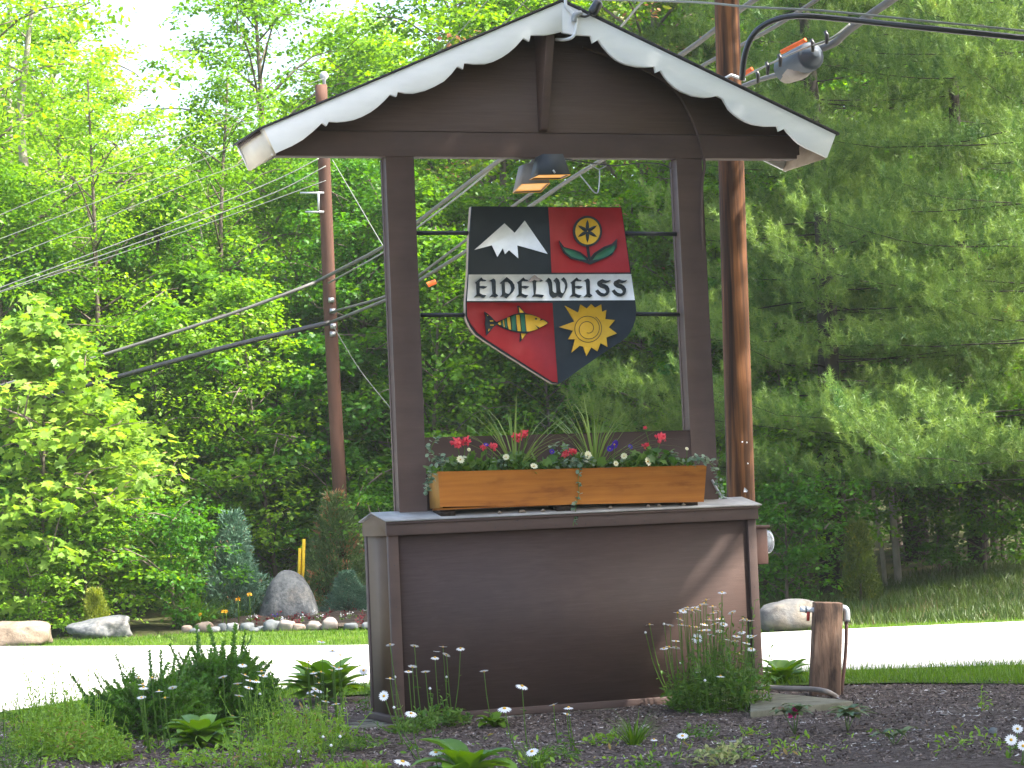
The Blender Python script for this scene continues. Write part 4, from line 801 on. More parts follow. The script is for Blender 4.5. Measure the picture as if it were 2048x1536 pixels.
G().tube(curve([pq(1693, 1243, .08), pq(1692, 1290, .08), pq(1689, 1330, .08), pq(1682, 1390, .08)], 12), .012, 8).obj('riser', M['redh'] if False else M['meterbox'], pipe, smooth=True)
cabl('ground_conduit', [gp(1500, 1373, .075), gp(1560, 1376, .07), gp(1620, 1378, .065), gp(1650, 1382, .06), gp(1668, 1390, .02), gp(1676, 1398, -.03)], .016, M['splicel'], 'grey conduit lying on the concrete pad between the cabinet and the tap post', 'conduit', k=30)
ME = thing('electric_meter', 'brown electric meter box with a clear glass dome on the right side of the cabinet', 'meter', (Wd+.05, .12, .95))
zt, zb_ = at(1530, 1050, .1)[2], at(1530, 1128, .1)[2]
G().box(Wd+.001, Wd+.10, .04, .26, zb_, zt-.02).obj('socket_box', M['meterbox'], ME, bevel=.006)
G().box(Wd, Wd+.115, .03, .27, zt-.02, zt).obj('lid', M['meterbox'], ME, bevel=.004)
zc = at(1540, 1083, .14)[2]
m, n, out_ = newmat('meter_glass'); b_ = N(n, 'ShaderNodeBsdfPrincipled', Roughness=.06, Metallic=.0, IOR=1.45); b_.inputs['Base Color'].default_value = (.75, .77, .8, 1); b_.inputs['Transmission Weight'].default_value = .7; b_.inputs['Coat Weight'].default_value = 1.0; n.links.new(b_.outputs[0], out_.inputs[0])
rr = np.linspace(0, math.pi/2, 7)
G().tube([(Wd+.101, .15, zc), (Wd+.15, .15, zc)]+[(Wd+.15+.028*math.sin(t), .15, zc) for t in rr[1:]], [.075, .074]+[.074*math.cos(t)**.6+.001 for t in rr[1:]], 20).obj('glass_dome', m, ME, smooth=True)
G().tube([(Wd+.1, .15, zc), (Wd+.108, .15, zc)], .082, 20).obj('clamp_ring', M['galv'], ME)
G().tube([(Wd+.102, .15, zc), (Wd+.145, .15, zc)], .055, 16).obj('register', M['pvc'], ME)
G().tube([(Wd+.05, .15, zb_), (Wd+.05, .15, zb_-.18), (Wd+.05, .15, 0)], .018, 8).obj('conduit', M['meterbox'], ME, smooth=True)

# ------------------------------------------------------------------ utility poles
def upole(name, label, pts, y=None, dist=None, rad=.1, mat=None, zbase=0, ztop=None):
    P = [at(px, py, y) if y is not None else dp(px, py, dist) for px, py in pts]
    b = P[-1].copy(); k = (P[-1]-P[-2]); b = P[-1]+k*((zbase-.3-P[-1][2])/k[2]); Q = P+[b]
    t = thing(name, label, 'utility pole', (b[0], b[1], zbase))
    g = G(); n_ = 14; QQ = []
    for i in range(len(Q)-1):
        for j in range(n_): QQ.append(Q[i]*(1-j/n_)+Q[i+1]*j/n_)
    QQ.append(Q[-1]); g.tube(QQ, [rad*(.82+.2*i/len(QQ)) for i in range(len(QQ))], 20); g.obj('shaft', mat, t, smooth=True); return t
NP = upole('utility_pole', 'stout orange brown wooden utility pole right behind the shelter', [(1449, -160), (1465, 420), (1482, 1000)], y=1.25, rad=.103, mat=M['pole'])
FP = upole('utility_pole', 'slim red brown utility pole far across the road, left of the shelter', [(642, 170), (660, 620), (682, 1030)], dist=32.5, rad=.096, mat=M['farpole'], zbase=.05)
# fittings of the near pole
yy = 1.25
g = G()
for px, py in ((1484, 884), (1493, 885), (1495, 927), (1493, 969), (1491, 990)):
    p = at(px, py, yy-.09); g.tube([p, p+np.array([0, -.006, 0])], .006, 6)
g.obj('tacks', M['pvc'], NP)
G().prism([[tuple(at(x, y, yy)[[0, 2]]) for x, y in ((1476, 976), (1482, 982), (1480, 985), (1474, 985))]], yy-.112, yy-.104).obj('tag_scrap', M['pvc'], NP)
G().tube([at(1435, 165, yy-.13), at(1462, 150, yy-.14), at(1490, 160, yy-.13)], .012, 6).obj('clamp_plate', M['galv'], NP)
# fittings of the far pole
p = dp(648, 153, 32.5); G().tube([p+np.array([0, 0, -.32]), p+np.array([0, 0, -.05]), p, p+np.array([0, 0, .06])], [.015, .022, .065, .035], 10).obj('top_insulator', M['grey'], FP)
g = G()
for a, b in (((648, 386), (600, 386)), ((648, 424), (610, 424)), ((637, 386), (637, 424))): g.tube([dp(*a, 32.4), dp(*b, 32.4)], .015, 6)
g.obj('side_bracket', M['galv'], FP)
g = G()
for px, py in ((657, 600), (660, 622), (661, 652), (660, 668)): q = dp(px, py, 32.4); g.tube([q, q+np.array([.07, 0, 0])], .033, 8)
g.obj('wire_clamps', M['galv'], FP)

# ------------------------------------------------------------------ cables
def wire(P, r, mat, label, name='overhead_cable', cat='cable', group='overhead cables and wires'):
    P = [(x, y, d if d < 20 else min(32.3, 20+(d-20)*.5)) for x, y, d in P]; r = r*(.75 if P[-1][2] > 24 else 1)*(.62 if mat == M['wirel'] and P[0][2] > 24 else 1)
    return cabl(name, [dp(x, y, d) for x, y, d in P], r, mat, label, cat, group, n=7, k=50)
wire([(2600, -480, 14), (2150, -225, 15.5), (1850, -45, 17), (1780, 2, 17.5), (1700, 58, 18), (1668, 86, 18.2), (1625, 103, 18.4)], .029, M['cable'], 'thick grey cable rising right from the splice case to the top edge')
wire([(1590, 140, 18.6), (1500, 167, 19.2), (1400, 215, 20), (1190, 328, 25), (1057, 415, 29), (935, 500, 33), (840, 560, 37), (785, 594, 40), (660, 645, 45)], .026, M['cable'], 'thick grey cable from the splice case down behind the crest to the far pole')
wire([(660, 645, 45), (450, 695, 48), (250, 750, 51), (60, 805, 55), (-80, 850, 58)], .045, M['blackc'], 'dark cable running left from the far pole behind the young maple')
wire([(2500, -540, 14.5), (2000, -230, 16.3), (1680, -30, 17.8), (1560, 47, 18.8), (1480, 92, 19.5), (1415, 126, 20), (1290, 200, 22), (1160, 290, 25), (1080, 372, 28), (1025, 413, 30), (935, 478, 33), (835, 553, 38), (780, 590, 41), (660, 625, 45)], .021, M['cable'], 'second grey cable crossing in front of the near pole above the roof')
wire([(2300, -520, 16), (1850, -230, 17.5), (1520, -8, 19), (1455, 40, 20), (1350, 118, 22), (1200, 205, 24), (1000, 320, 29), (835, 444, 35), (770, 492, 38), (655, 552, 45), (600, 577, 46), (450, 632, 49), (200, 712, 53), (-60, 790, 58)], .030, M['cable'], 'long grey cable passing above the roof and left past the far pole')
wire([(1900, -520, 18), (1560, -230, 20), (1310, -20, 22), (1237, 58, 23), (1120, 170, 26), (990, 330, 30), (835, 455, 36), (770, 503, 40), (657, 566, 45)], .014, M['wirel'], 'thin pale wire above the right slope near the peak')
wire([(4200, 330, 15.0), (3000, 190, 16.0), (2120, 84, 16.6), (2048, 76, 16.6), (1850, 56, 16.6), (1700, 40, 16.7), (1600, 32, 16.7), (1545, 42, 16.75), (1508, 68, 16.8), (1490, 110, 16.85), (1484, 160, 16.9)], .021, M['blackc'], 'thick black cable coming in from the right edge and bending down the near pole')
wire([(4200, 312, 15.1), (3000, 172, 16.1), (2120, 70, 16.7), (1850, 42, 16.7), (1650, 22, 16.8), (1500, 14, 16.9), (1380, 4, 17.2), (1140, -2, 18)], .008, M['wirel'], 'thin pale messenger wire along the top edge right of the peak')
wire([(1700, 48, 17.9), (1660, 78, 17.9), (1600, 100, 18.1), (1540, 128, 18.5), (1470, 162, 19.0), (1420, 190, 19.8)], .008, M['wirel'], 'thin messenger wire just above the splice case')
far_w = [([(648, 157), (547, 195), (419, 253), (200, 345), (0, 430), (-100, 470)], 'wire leaving the top of the far pole to the left edge, highest of all'),
         ([(640, 215), (488, 281), (401, 321), (219, 394), (0, 478), (-90, 512)], 'second highest of the wires left of the roof'),
         ([(640, 260), (481, 328), (365, 372), (146, 463), (0, 521), (-90, 556)], 'third wire left of the roof, just under the left eave board'),
         ([(638, 317), (547, 362), (328, 452), (36, 562), (-80, 605)], 'pale wire starting under the roof corner at the far pole'),
         ([(652, 332), (547, 386), (328, 467), (55, 563), (-80, 615)], 'pale wire running close under its twin left of the far pole'),
         ([(652, 361), (474, 426), (255, 502), (0, 585), (-80, 612)], 'lowest of the thin wires left of the far pole')]
for P, lb_ in far_w: wire([(x, y, 45+max(0, 650-x)*.014) for x, y in P], .011 if 'pale' not in lb_ else .015, M['wirel'], lb_, 'overhead_wire', 'wire')
for P, lb_ in (([(985, -10), (892, 90), (780, 170), (650, 230)], 'thin wire rising over the left roof slope, farthest left'), ([(1062, -10), (990, 60), (860, 140), (645, 250)], 'thin wire rising over the left roof slope, nearest the peak')):
    wire([(x, y, 45-(x-650)*.03) for x, y in P], .011, M['wirel'], lb_, 'overhead_wire', 'wire')
wire([(665, 650, 45), (720, 740, 45.3), (785, 822, 45.6), (840, 900, 46)], .012, M['wirel'], 'slack guy wire dropping right from the far pole', 'guy_wire', 'wire')
wire([(665, 320, 45), (712, 400, 44), (765, 490, 43), (790, 530, 42)], .012, M['wirel'], 'thin wire slanting down right from the upper far pole', 'overhead_wire', 'wire')
SC = thing('splice_case', 'grey blue cylindrical cable splice case hanging on the cable above the right roof slope', 'splice case', dp(1600, 125, 18.4))
a, b = dp(1572, 138, 18.6), dp(1622, 112, 18.2); dv_ = (b-a)
G().tube([a-dv_*.15, a-dv_*.02, a, b, b+dv_*.02, b+dv_*.2], [.03, .07, .105, .105, .08, .03], 16).obj('case', M['splice'], SC, bevel=.01)
G().tube([a+dv_*.0+np.array([0, 0, -.03]), a+dv_*.5+np.array([0, 0, -.034]), a+dv_*.75+np.array([0, 0, -.03])], [.08, .095, .08], 14).obj('lower_shell', M['splicel'], SC, smooth=True)
for (a, b), lb_ in ((((1563, 104), (1611, 80)), 'orange wire guard above the splice case'), (((1462, 163), (1504, 138)), 'orange wire guard touching the right roof slope')):
    cabl('wire_guard', [dp(*a, 18.1), dp(*b, 17.95)], .017, M['orange'], lb_, 'wire guard', 'orange wire guards')
cabl('wire_guard', [dp(855, 570, 27), dp(872, 563, 27)], .028, M['orange'], 'small orange wire guard seen just right of the left post', 'wire guard', 'orange wire guards')
for k, (x, y, d) in enumerate(((1622, 78, 18), (1650, 62, 17.9), (1557, 108, 18.2), (1532, 124, 18.5), (1512, 140, 18.8))):
    g = G(); g.tube([dp(x, y, d), dp(x+4, y+9, d), dp(x+3, y+26, d)], [.012, .016, .012], 6)
    tag(g.obj('cable_hanger', M['blackc']), ordw(5-[0, 0, 0, 1, 2, 3, 4][[1650, 1650, 1650, 1622, 1557, 1532, 1512].index(x) if x != 1650 else 0] if 0 else {1512: 1, 1532: 2, 1557: 3, 1622: 4, 1650: 5}[x])+' black cable hanger from the left near the splice case', 'clip', 'cable hangers near the splice case')
# wire bracket seen under the beam
br_ = thing('wire_bracket', 'bent metal wire bracket hanging below the beam right of the floodlights', 'bracket', at(1185, 350, .3))
G().tube(curve([at(1181, 328, .32), at(1192, 336, .32), at(1200, 338, .32), at(1215, 330, .32)], 12), .004, 6).obj('hook', M['galv'], br_, smooth=True)
G().tube(curve([at(1160, 350, .32), at(1175, 368, .32), at(1188, 384, .32), at(1196, 384, .32), at(1199, 360, .32), at(1199, 338, .32)], 18), .004, 6).obj('loop', M['galv'], br_, smooth=True)
# yellow stakes
for px, top_, bot, lb_ in ((608, 1078, 1160, 'taller of the two yellow marker stakes beside the standing stone'), (600, 1096, 1160, 'shorter yellow marker stake, left of its taller twin')):
    a, b = dp(px, top_, 31.9), dp(px-4, bot+45, 31.9); G().tube([a, b], .022, 4).obj('marker_stake', M['stake']); tag(bpy.data.objects['marker_stake' if 'marker_stake.001' not in bpy.data.objects else 'marker_stake.001'], lb_, 'stake', 'yellow marker stakes')

# ------------------------------------------------------------------ thin haze volume over everything, added to lift the dark tones
hz = G().box(-960, 960, -960, 960, -2.0, 30).obj('haze', bpy.data.materials.new('haze_air'))
hm = hz.data.materials[0]; hm.use_nodes = True; hm.node_tree.nodes.clear(); ho = hm.node_tree.nodes.new('ShaderNodeOutputMaterial')
hv = hm.node_tree.nodes.new('ShaderNodeVolumePrincipled'); hv.inputs['Color'].default_value = (.93, .97, .90, 1); hv.inputs['Density'].default_value = .00055; hv.inputs['Anisotropy'].default_value = .2
hm.node_tree.links.new(hv.outputs[0], ho.inputs['Volume']); tag(hz, kind='stuff')

# ------------------------------------------------------------------ small plants
UP = np.array([0, 0, 1.])
def blade_strip(g, p, d, ln, w, bend, var, n=5, keel=.12, taper='grass'):
    """one arching leaf: strip of n segments, folded along the middle"""
    d = np.array([d[0], d[1], 0.])/max(1e-6, math.hypot(d[0], d[1])); sd = np.array([-d[1], d[0], 0.]); V = []
    th0, th1 = bend
    q = np.array(p, float)
    for i in range(n+1):
        u = i/n; th = th0+(th1-th0)*u
        t_ = d*math.cos(th)+UP*math.sin(th); nn = -d*math.sin(th)+UP*math.cos(th)
        if taper == 'grass': ww = w*(1-u**1.5)*.5
        elif taper == 'hosta': ww = w*.5*max(.06, math.sin(math.pi*min(1, (u-.12)/.88 if u > .12 else 0))**.75) if u < 1 else .001
        else: ww = w*.5*math.sin(math.pi*(.08+.9*u))**.8
        V += [q+sd*ww+nn*ww*keel*2, q.copy(), q-sd*ww+nn*ww*keel*2]
        q = q+t_*ln/n
    F = []
    for i in range(n): a = 3*i; F += [(a, a+1, a+4, a+3), (a+1, a+2, a+5, a+4)]
    g.add(V, F, var)
def hosta(label, px, py, s, nl=26, seed=0, mat=None, name='hosta_plant', wd=.55, group='hosta plants', up=0.):
    rng = random.Random(seed); c = gp(px, py); g = G()
    for i in range(nl):
        an = i*2.4+rng.random(); f = i/nl; ln = s*(.75+.4*rng.random()); b0 = .55+.95*(1-f)*.9+.0*f
        blade_strip(g, c+np.array([math.cos(an), math.sin(an), 0])*.02*s, (math.cos(an), math.sin(an)), ln, ln*wd*(.8+.3*rng.random()), (1.40-.85*f, -.35-.75*f+.4*rng.random()+up*.8), rng.random(), 7, .16, 'hosta')
    o = g.obj(name, mat or L['hosta'], smooth=True); return tag(o, label, 'plant', group)
hosta('large bright hosta left of the cabinet against the pale road', 652, 1405, .36, 60, 1, wd=.42, up=.7)
hosta('low spreading hosta in front of the dark yew shrubs', 405, 1497, .26, 50, 2, wd=.40, up=.1)
hosta('hosta between the cabinet and the wooden tap post', 1568, 1368, .22, 40, 3, wd=.42, up=.45)
hosta('broad leaved hosta cut by the bottom edge in front of the cabinet', 935, 1566, .29, 20, 4, wd=.40, up=.1)
hosta('tiny leafy plant at the foot of the cabinet, left of centre', 988, 1455, .12, 22, 5, L['grass'], 'leafy_plant', group=None)
def tuft(label, px, py, h, n, w, spread, seed, mat, name, cat='grass tuft', cz=None, group=None, rad=.04, c=None):
    rng = random.Random(seed); c = gp(px, py) if c is None else c; g = G()
    for i in range(n):
        an = rng.random()*6.28; st = (1.45-spread*rng.random()); r = rad*rng.random()**.5
        blade_strip(g, c+np.array([math.cos(an)*r, math.sin(an)*r, 0]), (math.cos(an+.5*rng.random()), math.sin(an)), h*(.6+.5*rng.random()), w, (st, st-spread*(.4+1.3*rng.random())), rng.random(), 5)
    return tag(g.obj(name, mat), label, cat, group)
tuft('bright green grass tuft in the mulch right of centre', 1268, 1490, .22, 90, .008, .75, 1, L['grass'], 'grass_tuft')
tuft('grass tuft in the mulch below the centre of the cabinet', 1075, 1536, .16, 70, .008, .7, 2, L['grass'], 'grass_tuft')
tuft('arching ornamental grass clump left of the stone edging', 385, 1254, .62, 150, .02, .9, 3, L['grass'], 'ornamental_grass', rad=.2)
tuft('second grass clump at the foot of the blue spruce shrub', 425, 1246, .55, 130, .018, .9, 4, L['grass'], 'ornamental_grass', rad=.2)
tuft('iris leaves left of the standing stone', 485, 1244, .38, 120, .018, .5, 5, L['grass'], 'iris_clump', 'plant', rad=.25)
# spiky plants, geraniums, petunias, vinca in the box
zsoil = tl[2]-.04
def bx(px, y=.08): p = at(px, 950, y); return np.array([p[0], y, zsoil])
for px, seed, n, h, lb_ in ((1030, 7, 38, .74, 'spiky fountain of narrow blades rising left of centre in the flower box'), (1190, 9, 42, .70, 'spiky fountain of narrow blades rising right of centre in the flower box')):
    tuft(lb_, 0, 0, h, int(n*1.1), .012, .85, seed, L['spike'], 'spike_plant', 'plant', 'spiky plants in the flower box', None, .02, bx(px, .1))
def geranium(px, heads, nleaf, seed, label, col='coral'):
    rng = np.random.default_rng(seed); c = bx(px, .07); t = thing('geranium', label, 'flower', c, 'geraniums in the flower box')
    g = G(); nleaf = int(nleaf*1.5); P = c+rng.normal(size=(nleaf, 3))*np.array([.085, .03, .028])+np.array([0, 0, .065]); P[:, 2] += .02*rng.random(nleaf)
    scatter(g, P, rng.normal(size=(nleaf, 3)), rng.normal(size=(nleaf, 3))*.55+np.array([0, -.8, 1]), .066*(.6+.6*rng.random(nleaf)), rng.random(nleaf), LOBE_V, LOBE_F); g.obj('leaves', L['gerl'], t)
    for hx, hy, r in heads:
        gs = G(); gf = G(); r = r*1.25
        h = at(hx, hy, .04); gs.tube(curve([c+np.array([0, 0, .03]), (c+h)/2+np.array([.01, 0, .02]), h], 6), .0025, 5)
        n = 46; o = nrm(rng.normal(size=(n, 3))); o[:, 2] *= .75
        scatter(gf, h+o*r*.75*(.7+.3*rng.random((n, 1))), rng.normal(size=(n, 3)), o, r*.72, rng.random(n), OVAL_V, OVAL_F)
        gs.obj('stem', L['gerl'], t); gf.obj('flower_head', L[col], t)
geranium(920, [(913, 885, .030), (930, 882, .028)], 26, 1, 'coral red geranium at the left end of the flower box')
geranium(975, [(968, 894, .020), (986, 893, .022)], 22, 2, 'low coral geranium second from the left with purple blooms beside it')
geranium(1042, [(1034, 875, .030), (1048, 868, .024)], 52, 3, 'tallest coral geranium, left of the centre of the flower box')
geranium(1138, [(1133, 906, .022), (1146, 902, .022), (1128, 910, .016)], 28, 4, 'coral geranium almost hidden by trailing leaves at the centre')
geranium(1305, [(1321, 876, .030), (1291, 891, .020), (1290, 856, .010)], 56, 5, 'coral geranium near the right end of the flower box')
def petunia(px, py, r, seed, label, col, grp, y=-.005):
    r = r*1.3; rng = np.random.default_rng(seed); h = at(px, py, y); c = np.array([h[0]+.01, .04, zsoil]); t = thing('petunia', label, 'flower', c, grp)
    g = G(); g.tube(curve([c, (c+h)/2, h], 5), .002, 4); n = 14
    P = c+rng.normal(size=(n, 3))*np.array([.03, .02, .015])+np.array([0, 0, .04]); scatter(g, P, rng.normal(size=(n, 3)), rng.normal(size=(n, 3))*.5+UP, .035, rng.random(n), OVAL_V, OVAL_F); g.obj('stem', L['gerl'], t)
    f = G(); fc = nrm(np.array([rng.normal()*.4, -1., .35+.3*rng.normal()])); u_ = nrm(np.cross(fc, UP)); v_ = np.cross(u_, fc); m_ = 10
    an = np.arange(m_)*2*math.pi/m_; Dd = u_*np.cos(an)[:, None]+v_*np.sin(an)[:, None]
    scatter(f, np.repeat(h[None], m_, 0)-fc*.004, Dd+fc*.25, np.repeat(fc[None], m_, 0)+.0*Dd, r, rng.random(m_), OVAL_V*np.array([1, 1.25, 1]), OVAL_F); f.obj('petals', L[col], t)
    f = G(); f.tube([h-fc*.006, h+fc*.004], [r*.22, r*.1], 7); f.obj('throat', L['disc'], t)
for i, (px, py, r, lb_) in enumerate(((921, 919, .022, 'pale yellow petunia under the leftmost geranium'), (1012, 914, .018, 'pale petunia left of the tallest geranium leaves'), (1068, 932, .020, 'drooping cream petunia just above the box edge, left of centre'), (1176, 911, .025, 'large open cream petunia right of centre'), (1232, 927, .016, 'small cream petunia bud right of the spiky plant'), (1248, 912, .018, 'cream petunia under the purple blooms'), (1296, 923, .024, 'round cream petunia under the right geranium'), (1374, 897, .010, 'tiny yellowish petunia bud at the right end'), (938, 899, .010, 'tiny yellowish petunia bud at the left end'))):
    petunia(px, py, r, 60+i, lb_, 'cream', 'cream petunias')
for i, (px, py, r, lb_) in enumerate(((972, 889, .014, 'purple petunia beside the second geranium'), (1104, 903, .014, 'dark purple petunia left of the central geranium'), (1229, 889, .026, 'largest purple petunia right of the spiky plant'), (1220, 897, .018, 'purple petunia tucked under the largest one'), (1261, 893, .014, 'small purple petunia right of the large ones'))):
    petunia(px, py, r, 80+i, lb_, 'purple', 'purple petunias')
def vine(P, y, seed, label, dens=1.0, name='trailing_vine'):
    rng = np.random.default_rng(seed); Q = curve([at(a, b, y) if len(P[0]) == 2 else at(*q_) for q_ in P for a, b in [q_[:2]]], 40); t = thing(name, label, 'plant', Q[0], 'trailing vinca vines')
    G().tube(Q, .0022, 5).obj('stem', L['gerl'], t)
    n = int(len(Q)*1.1*dens); idx = rng.integers(0, len(Q), n); Pp = np.array(Q)[idx]+rng.normal(size=(n, 3))*.006
    Dd = rng.normal(size=(n, 3))*np.array([1, .5, .35]); g = G()
    scatter(g, Pp, Dd, np.tile([.1, -.5, 1.], (n, 1))+rng.normal(size=(n, 3))*.35, .030*(.7+.6*rng.random(n)), rng.random(n), OVAL_V*np.array([1, 1.2, 1]), OVAL_F); g.obj('leaves', L['vinca'], t)
vine([(1160, 935), (1156, 960), (1158, 985), (1152, 1010), (1150, 1030), (1146, 1052)], -.03, 1, 'vine trailing down the middle of the flower box over its front', .55)
vine([(866, 940), (862, 955), (856, 970), (852, 985)], -.02, 2, 'vine trailing over the left end of the flower box', 1.0)
vine([(885, 925), (872, 915), (862, 900), (870, 882), (885, 872)], .03, 12, 'vine tip curling upward at the left end of the box', .6)
vine([(1385, 918), (1410, 920), (1428, 935), (1436, 955), (1440, 975), (1446, 998)], .02, 3, 'vine trailing over the right end of the flower box', 1.1)
rng = np.random.default_rng(77)
for i, (px, py, sx, n, lb_) in enumerate(((885, 922, .07, 42, 'mound of pale green vinca leaves at the left end of the box'), (1155, 924, .10, 80, 'mound of pale green vinca leaves at the centre of the box'), (1400, 918, .07, 34, 'mound of pale green vinca leaves at the right end of the box'), (1120, 897, .05, 22, 'raised sprig of pale vinca leaves left of the large cream petunia'), (1215, 930, .06, 20, 'low vinca sprig between the cream petunias'), (1000, 925, .07, 26, 'low leafy vinca sprig left of centre'), (1345, 915, .06, 22, 'low vinca sprig under the rightmost geranium'))):
    c = at(px, py, .0 if i < 3 else .05); g = G(); P = c+rng.normal(size=(n, 3))*np.array([sx*.6, .02, .016 if i != 3 else .02])
    scatter(g, P, rng.normal(size=(n, 3))*np.array([1, .6, .4]), rng.normal(size=(n, 3))*.5+np.array([0, -.4, 1]), .032*(.7+.6*rng.random(n)), rng.random(n), OVAL_V*np.array([1, 1.2, 1]), OVAL_F); tag(g.obj('vinca_sprig', L['vinca']), lb_, 'plant', 'vinca sprigs in the box')
# dark green filler leaves just over the rim
g = G(); n = 420; x = rng.uniform(tl[0]+.03, tr[0]-.03, n); P = np.stack([x, rng.uniform(.02, .15, n), zsoil+.02+.035*rng.random(n)], 1)
scatter(g, P, rng.normal(size=(n, 3)), rng.normal(size=(n, 3))*.5+UP, .036, rng.random(n)*.7, OVAL_V, OVAL_F); tag(g.obj('box_foliage', L['gerl']), 'low mixed green foliage covering the soil of the flower box', 'foliage', kind='stuff')

# ------------------------------------------------------------------ yews
def yew(label, px, py, w, h, seed, up=.6, sh=240):
    rng = np.random.default_rng(seed); c = gp(px, py); t = thing('yew_shrub', label, 'shrub', c, 'dark yew shrubs'); g = G(); gs = G()
    for i in range(sh):
        an = rng.random()*6.28; q_ = rng.random()**.5; R0 = w*q_; top_ = h*(1-.55*q_**2)
        z_ = top_*rng.random()**.6; base = c+np.array([math.cos(an)*R0, math.sin(an)*R0*.8, z_*.85])
        upp = up*(.3+.9*z_/h)
        d = nrm(np.array([math.cos(an)*(1-upp*.6)+rng.normal()*.35, math.sin(an)*(1-upp*.6)+rng.normal()*.35, upp+.35*rng.normal()]))
        ln = .09+.09*rng.random()
        if i < 16: ln *= 2.0; d = nrm(d+np.array([0, 0, 1.2])); base[2] = c[2]+top_*.75
        bv = rng.random(); gs.tube([base-d*.05, base+d*ln*.9], [.0022, .001], 4)
        n = int(ln*330); u = np.linspace(.0, 1, n); sd = nrm(np.cross(d, rng.normal(size=3))); P = base+d*ln*u[:, None]
        sg = np.where(np.arange(n) % 2 == 0, 1, -1)[:, None]
        Dd = sd*sg+d*.6+rng.normal(size=(n, 3))*.35
        scatter(g, P, Dd, rng.normal(size=(n, 3))*.4+np.cross(sd, d), .032*(1.1-.45*u), np.clip(.3*bv+.3*rng.random(n)+.45*u*(base[2]/h), 0, 1), NEED_V, NEED_F, wid=.012)
    g.obj('foliage', L['yew'], t); gs.obj('twigs', M['bark'], t)
yew('left yew shrub beside the feathery weed clump', 300, 1474, .29, .34, 1, .6, 640)
yew('right yew shrub, darker and taller with long upright shoots', 442, 1458, .30, .44, 2, .9, 760)

# ------------------------------------------------------------------ daisies
def daisy(hx, hy, bxp, byp, seed, label, group, face=None, r=.026, bud=False, nleaf=6, dd=0.):
    rng = np.random.default_rng(seed); c = gp(bxp, byp); c[2] = 0; s_ = (c-CAM)@_f; h = dp(hx, hy, s_+dd)
    t = thing('daisy', label, 'flower', c, group); mid = (c+h)/2+np.array([rng.normal()*.02, 0, .0]); mid = c*.5+h*.5+(c-h)*np.array([1, 1, 0])*(-.15)
    Q = curve([c, mid, h], 8); g = G(); g.tube(Q, [.0034-.0012*i/len(Q) for i in range(len(Q))], 5)
    k = nleaf; u = rng.random(k)**1.6*.75; P = np.array([Q[int(v*(len(Q)-1))] for v in u])
    scatter(g, P, rng.normal(size=(k, 3))*np.array([1, 1, .3])+np.array([0, 0, .35]), UP+rng.normal(size=(k, 3))*.4, .05*(1.1-u), rng.random(k), OVAL_V*np.array([1, .6, 1]), OVAL_F)
    g.obj('stem', L['daisy'], t)
    fn = nrm(np.array([rng.normal()*.22+.1, rng.normal()*.22-.05, 1.])) if face is None else nrm(np.array(face, float))
    u_ = nrm(np.cross(fn, np.array([.3, 1, .1]))); v_ = np.cross(fn, u_)
    if bud:
        g = G(); g.tube([h-fn*.006, h, h+fn*.008], [.004, .009, .003], 7); g.obj('bud', L['petal'], t); return
    m_ = 15; an = np.arange(m_)*2*math.pi/m_+rng.random(m_)*.15; Dd = u_*np.cos(an)[:, None]+v_*np.sin(an)[:, None]
    g = G(); scatter(g, h+Dd*r*.18, Dd+fn*rng.uniform(-.28, .22), np.repeat(fn[None], m_, 0), r*.95, rng.random(m_), OVAL_V*np.array([1, .62, .3]), OVAL_F); g.obj('petals', L['petal'], t)
    g = G(); g.tube([h-fn*.004, h+fn*.003, h+fn*.007], [r*.22, r*.28, r*.1], 8); g.obj('flower_centre', L['disc'], t)
fr = -np.array([ray(900, 1300)[0], ray(900, 1300)[1], -.25])
A_ = [(780, 1289, 812, 1460), (829, 1292, 845, 1455), (872, 1302, 885, 1440), (886, 1294, 898, 1440), (893, 1309, 905, 1442), (870, 1315, 880, 1445), (921, 1297, 906, 1445), (825, 1334, 835, 1475), (817, 1343, 830, 1470), (851, 1344, 868, 1480), (780, 1357, 805, 1490)]
rk_ = ranks(A_)
for i, (a, b, c, d) in enumerate(A_): daisy(a, b, c, d, 100+i, rk_[i]+' daisy from the left in front of the left end of the cabinet', 'daisies at the left end of the cabinet')
daisy(768, 1392, 835, 1520, 131, 'daisy facing the viewer at the lower left corner of the cabinet', None, face=fr+np.array([-.5, 0, .1]), r=.027)
daisy(822, 1427, 842, 1530, 132, 'half open daisy facing up just right of the cabinet corner', None, face=fr*.5+np.array([.2, 0, .8]), r=.03)
daisy(968, 1343, 985, 1455, 133, 'single tall daisy above the tiny leafy plant', None)
daisy(1009, 1417, 1045, 1536, 134, 'large daisy in front of the cabinet, left of centre, with tilted petals', None, face=fr*.35+np.array([0, 0, .9]), r=.034)
daisy(1044, 1372, 1055, 1500, 135, 'tall lone daisy in front of the middle of the cabinet', None, r=.034)
daisy(1107, 1410, 1116, 1490, 136, 'left one of three small daisies by the cabinet base', None, r=.025)
daisy(1137, 1415, 1150, 1500, 137, 'upper right one of three small daisies by the cabinet base', None, r=.026)
daisy(1134, 1429, 1143, 1500, 138, 'lowest of three small daisies by the cabinet base', None, r=.022)
daisy(872, 1505, 880, 1570, 139, 'daisy above the hosta at the bottom edge', None, r=.033); daisy(805, 1523, 812, 1580, 140, 'lowest daisy at the bottom edge left of the hosta', None, face=fr*.3+np.array([.3, 0, .9]), r=.04)
daisy(1064, 1503, 1072, 1560, 141, 'tilted daisy at the bottom edge right of the hosta', None, face=fr*.4+np.array([-.3, 0, .8]), r=.03)
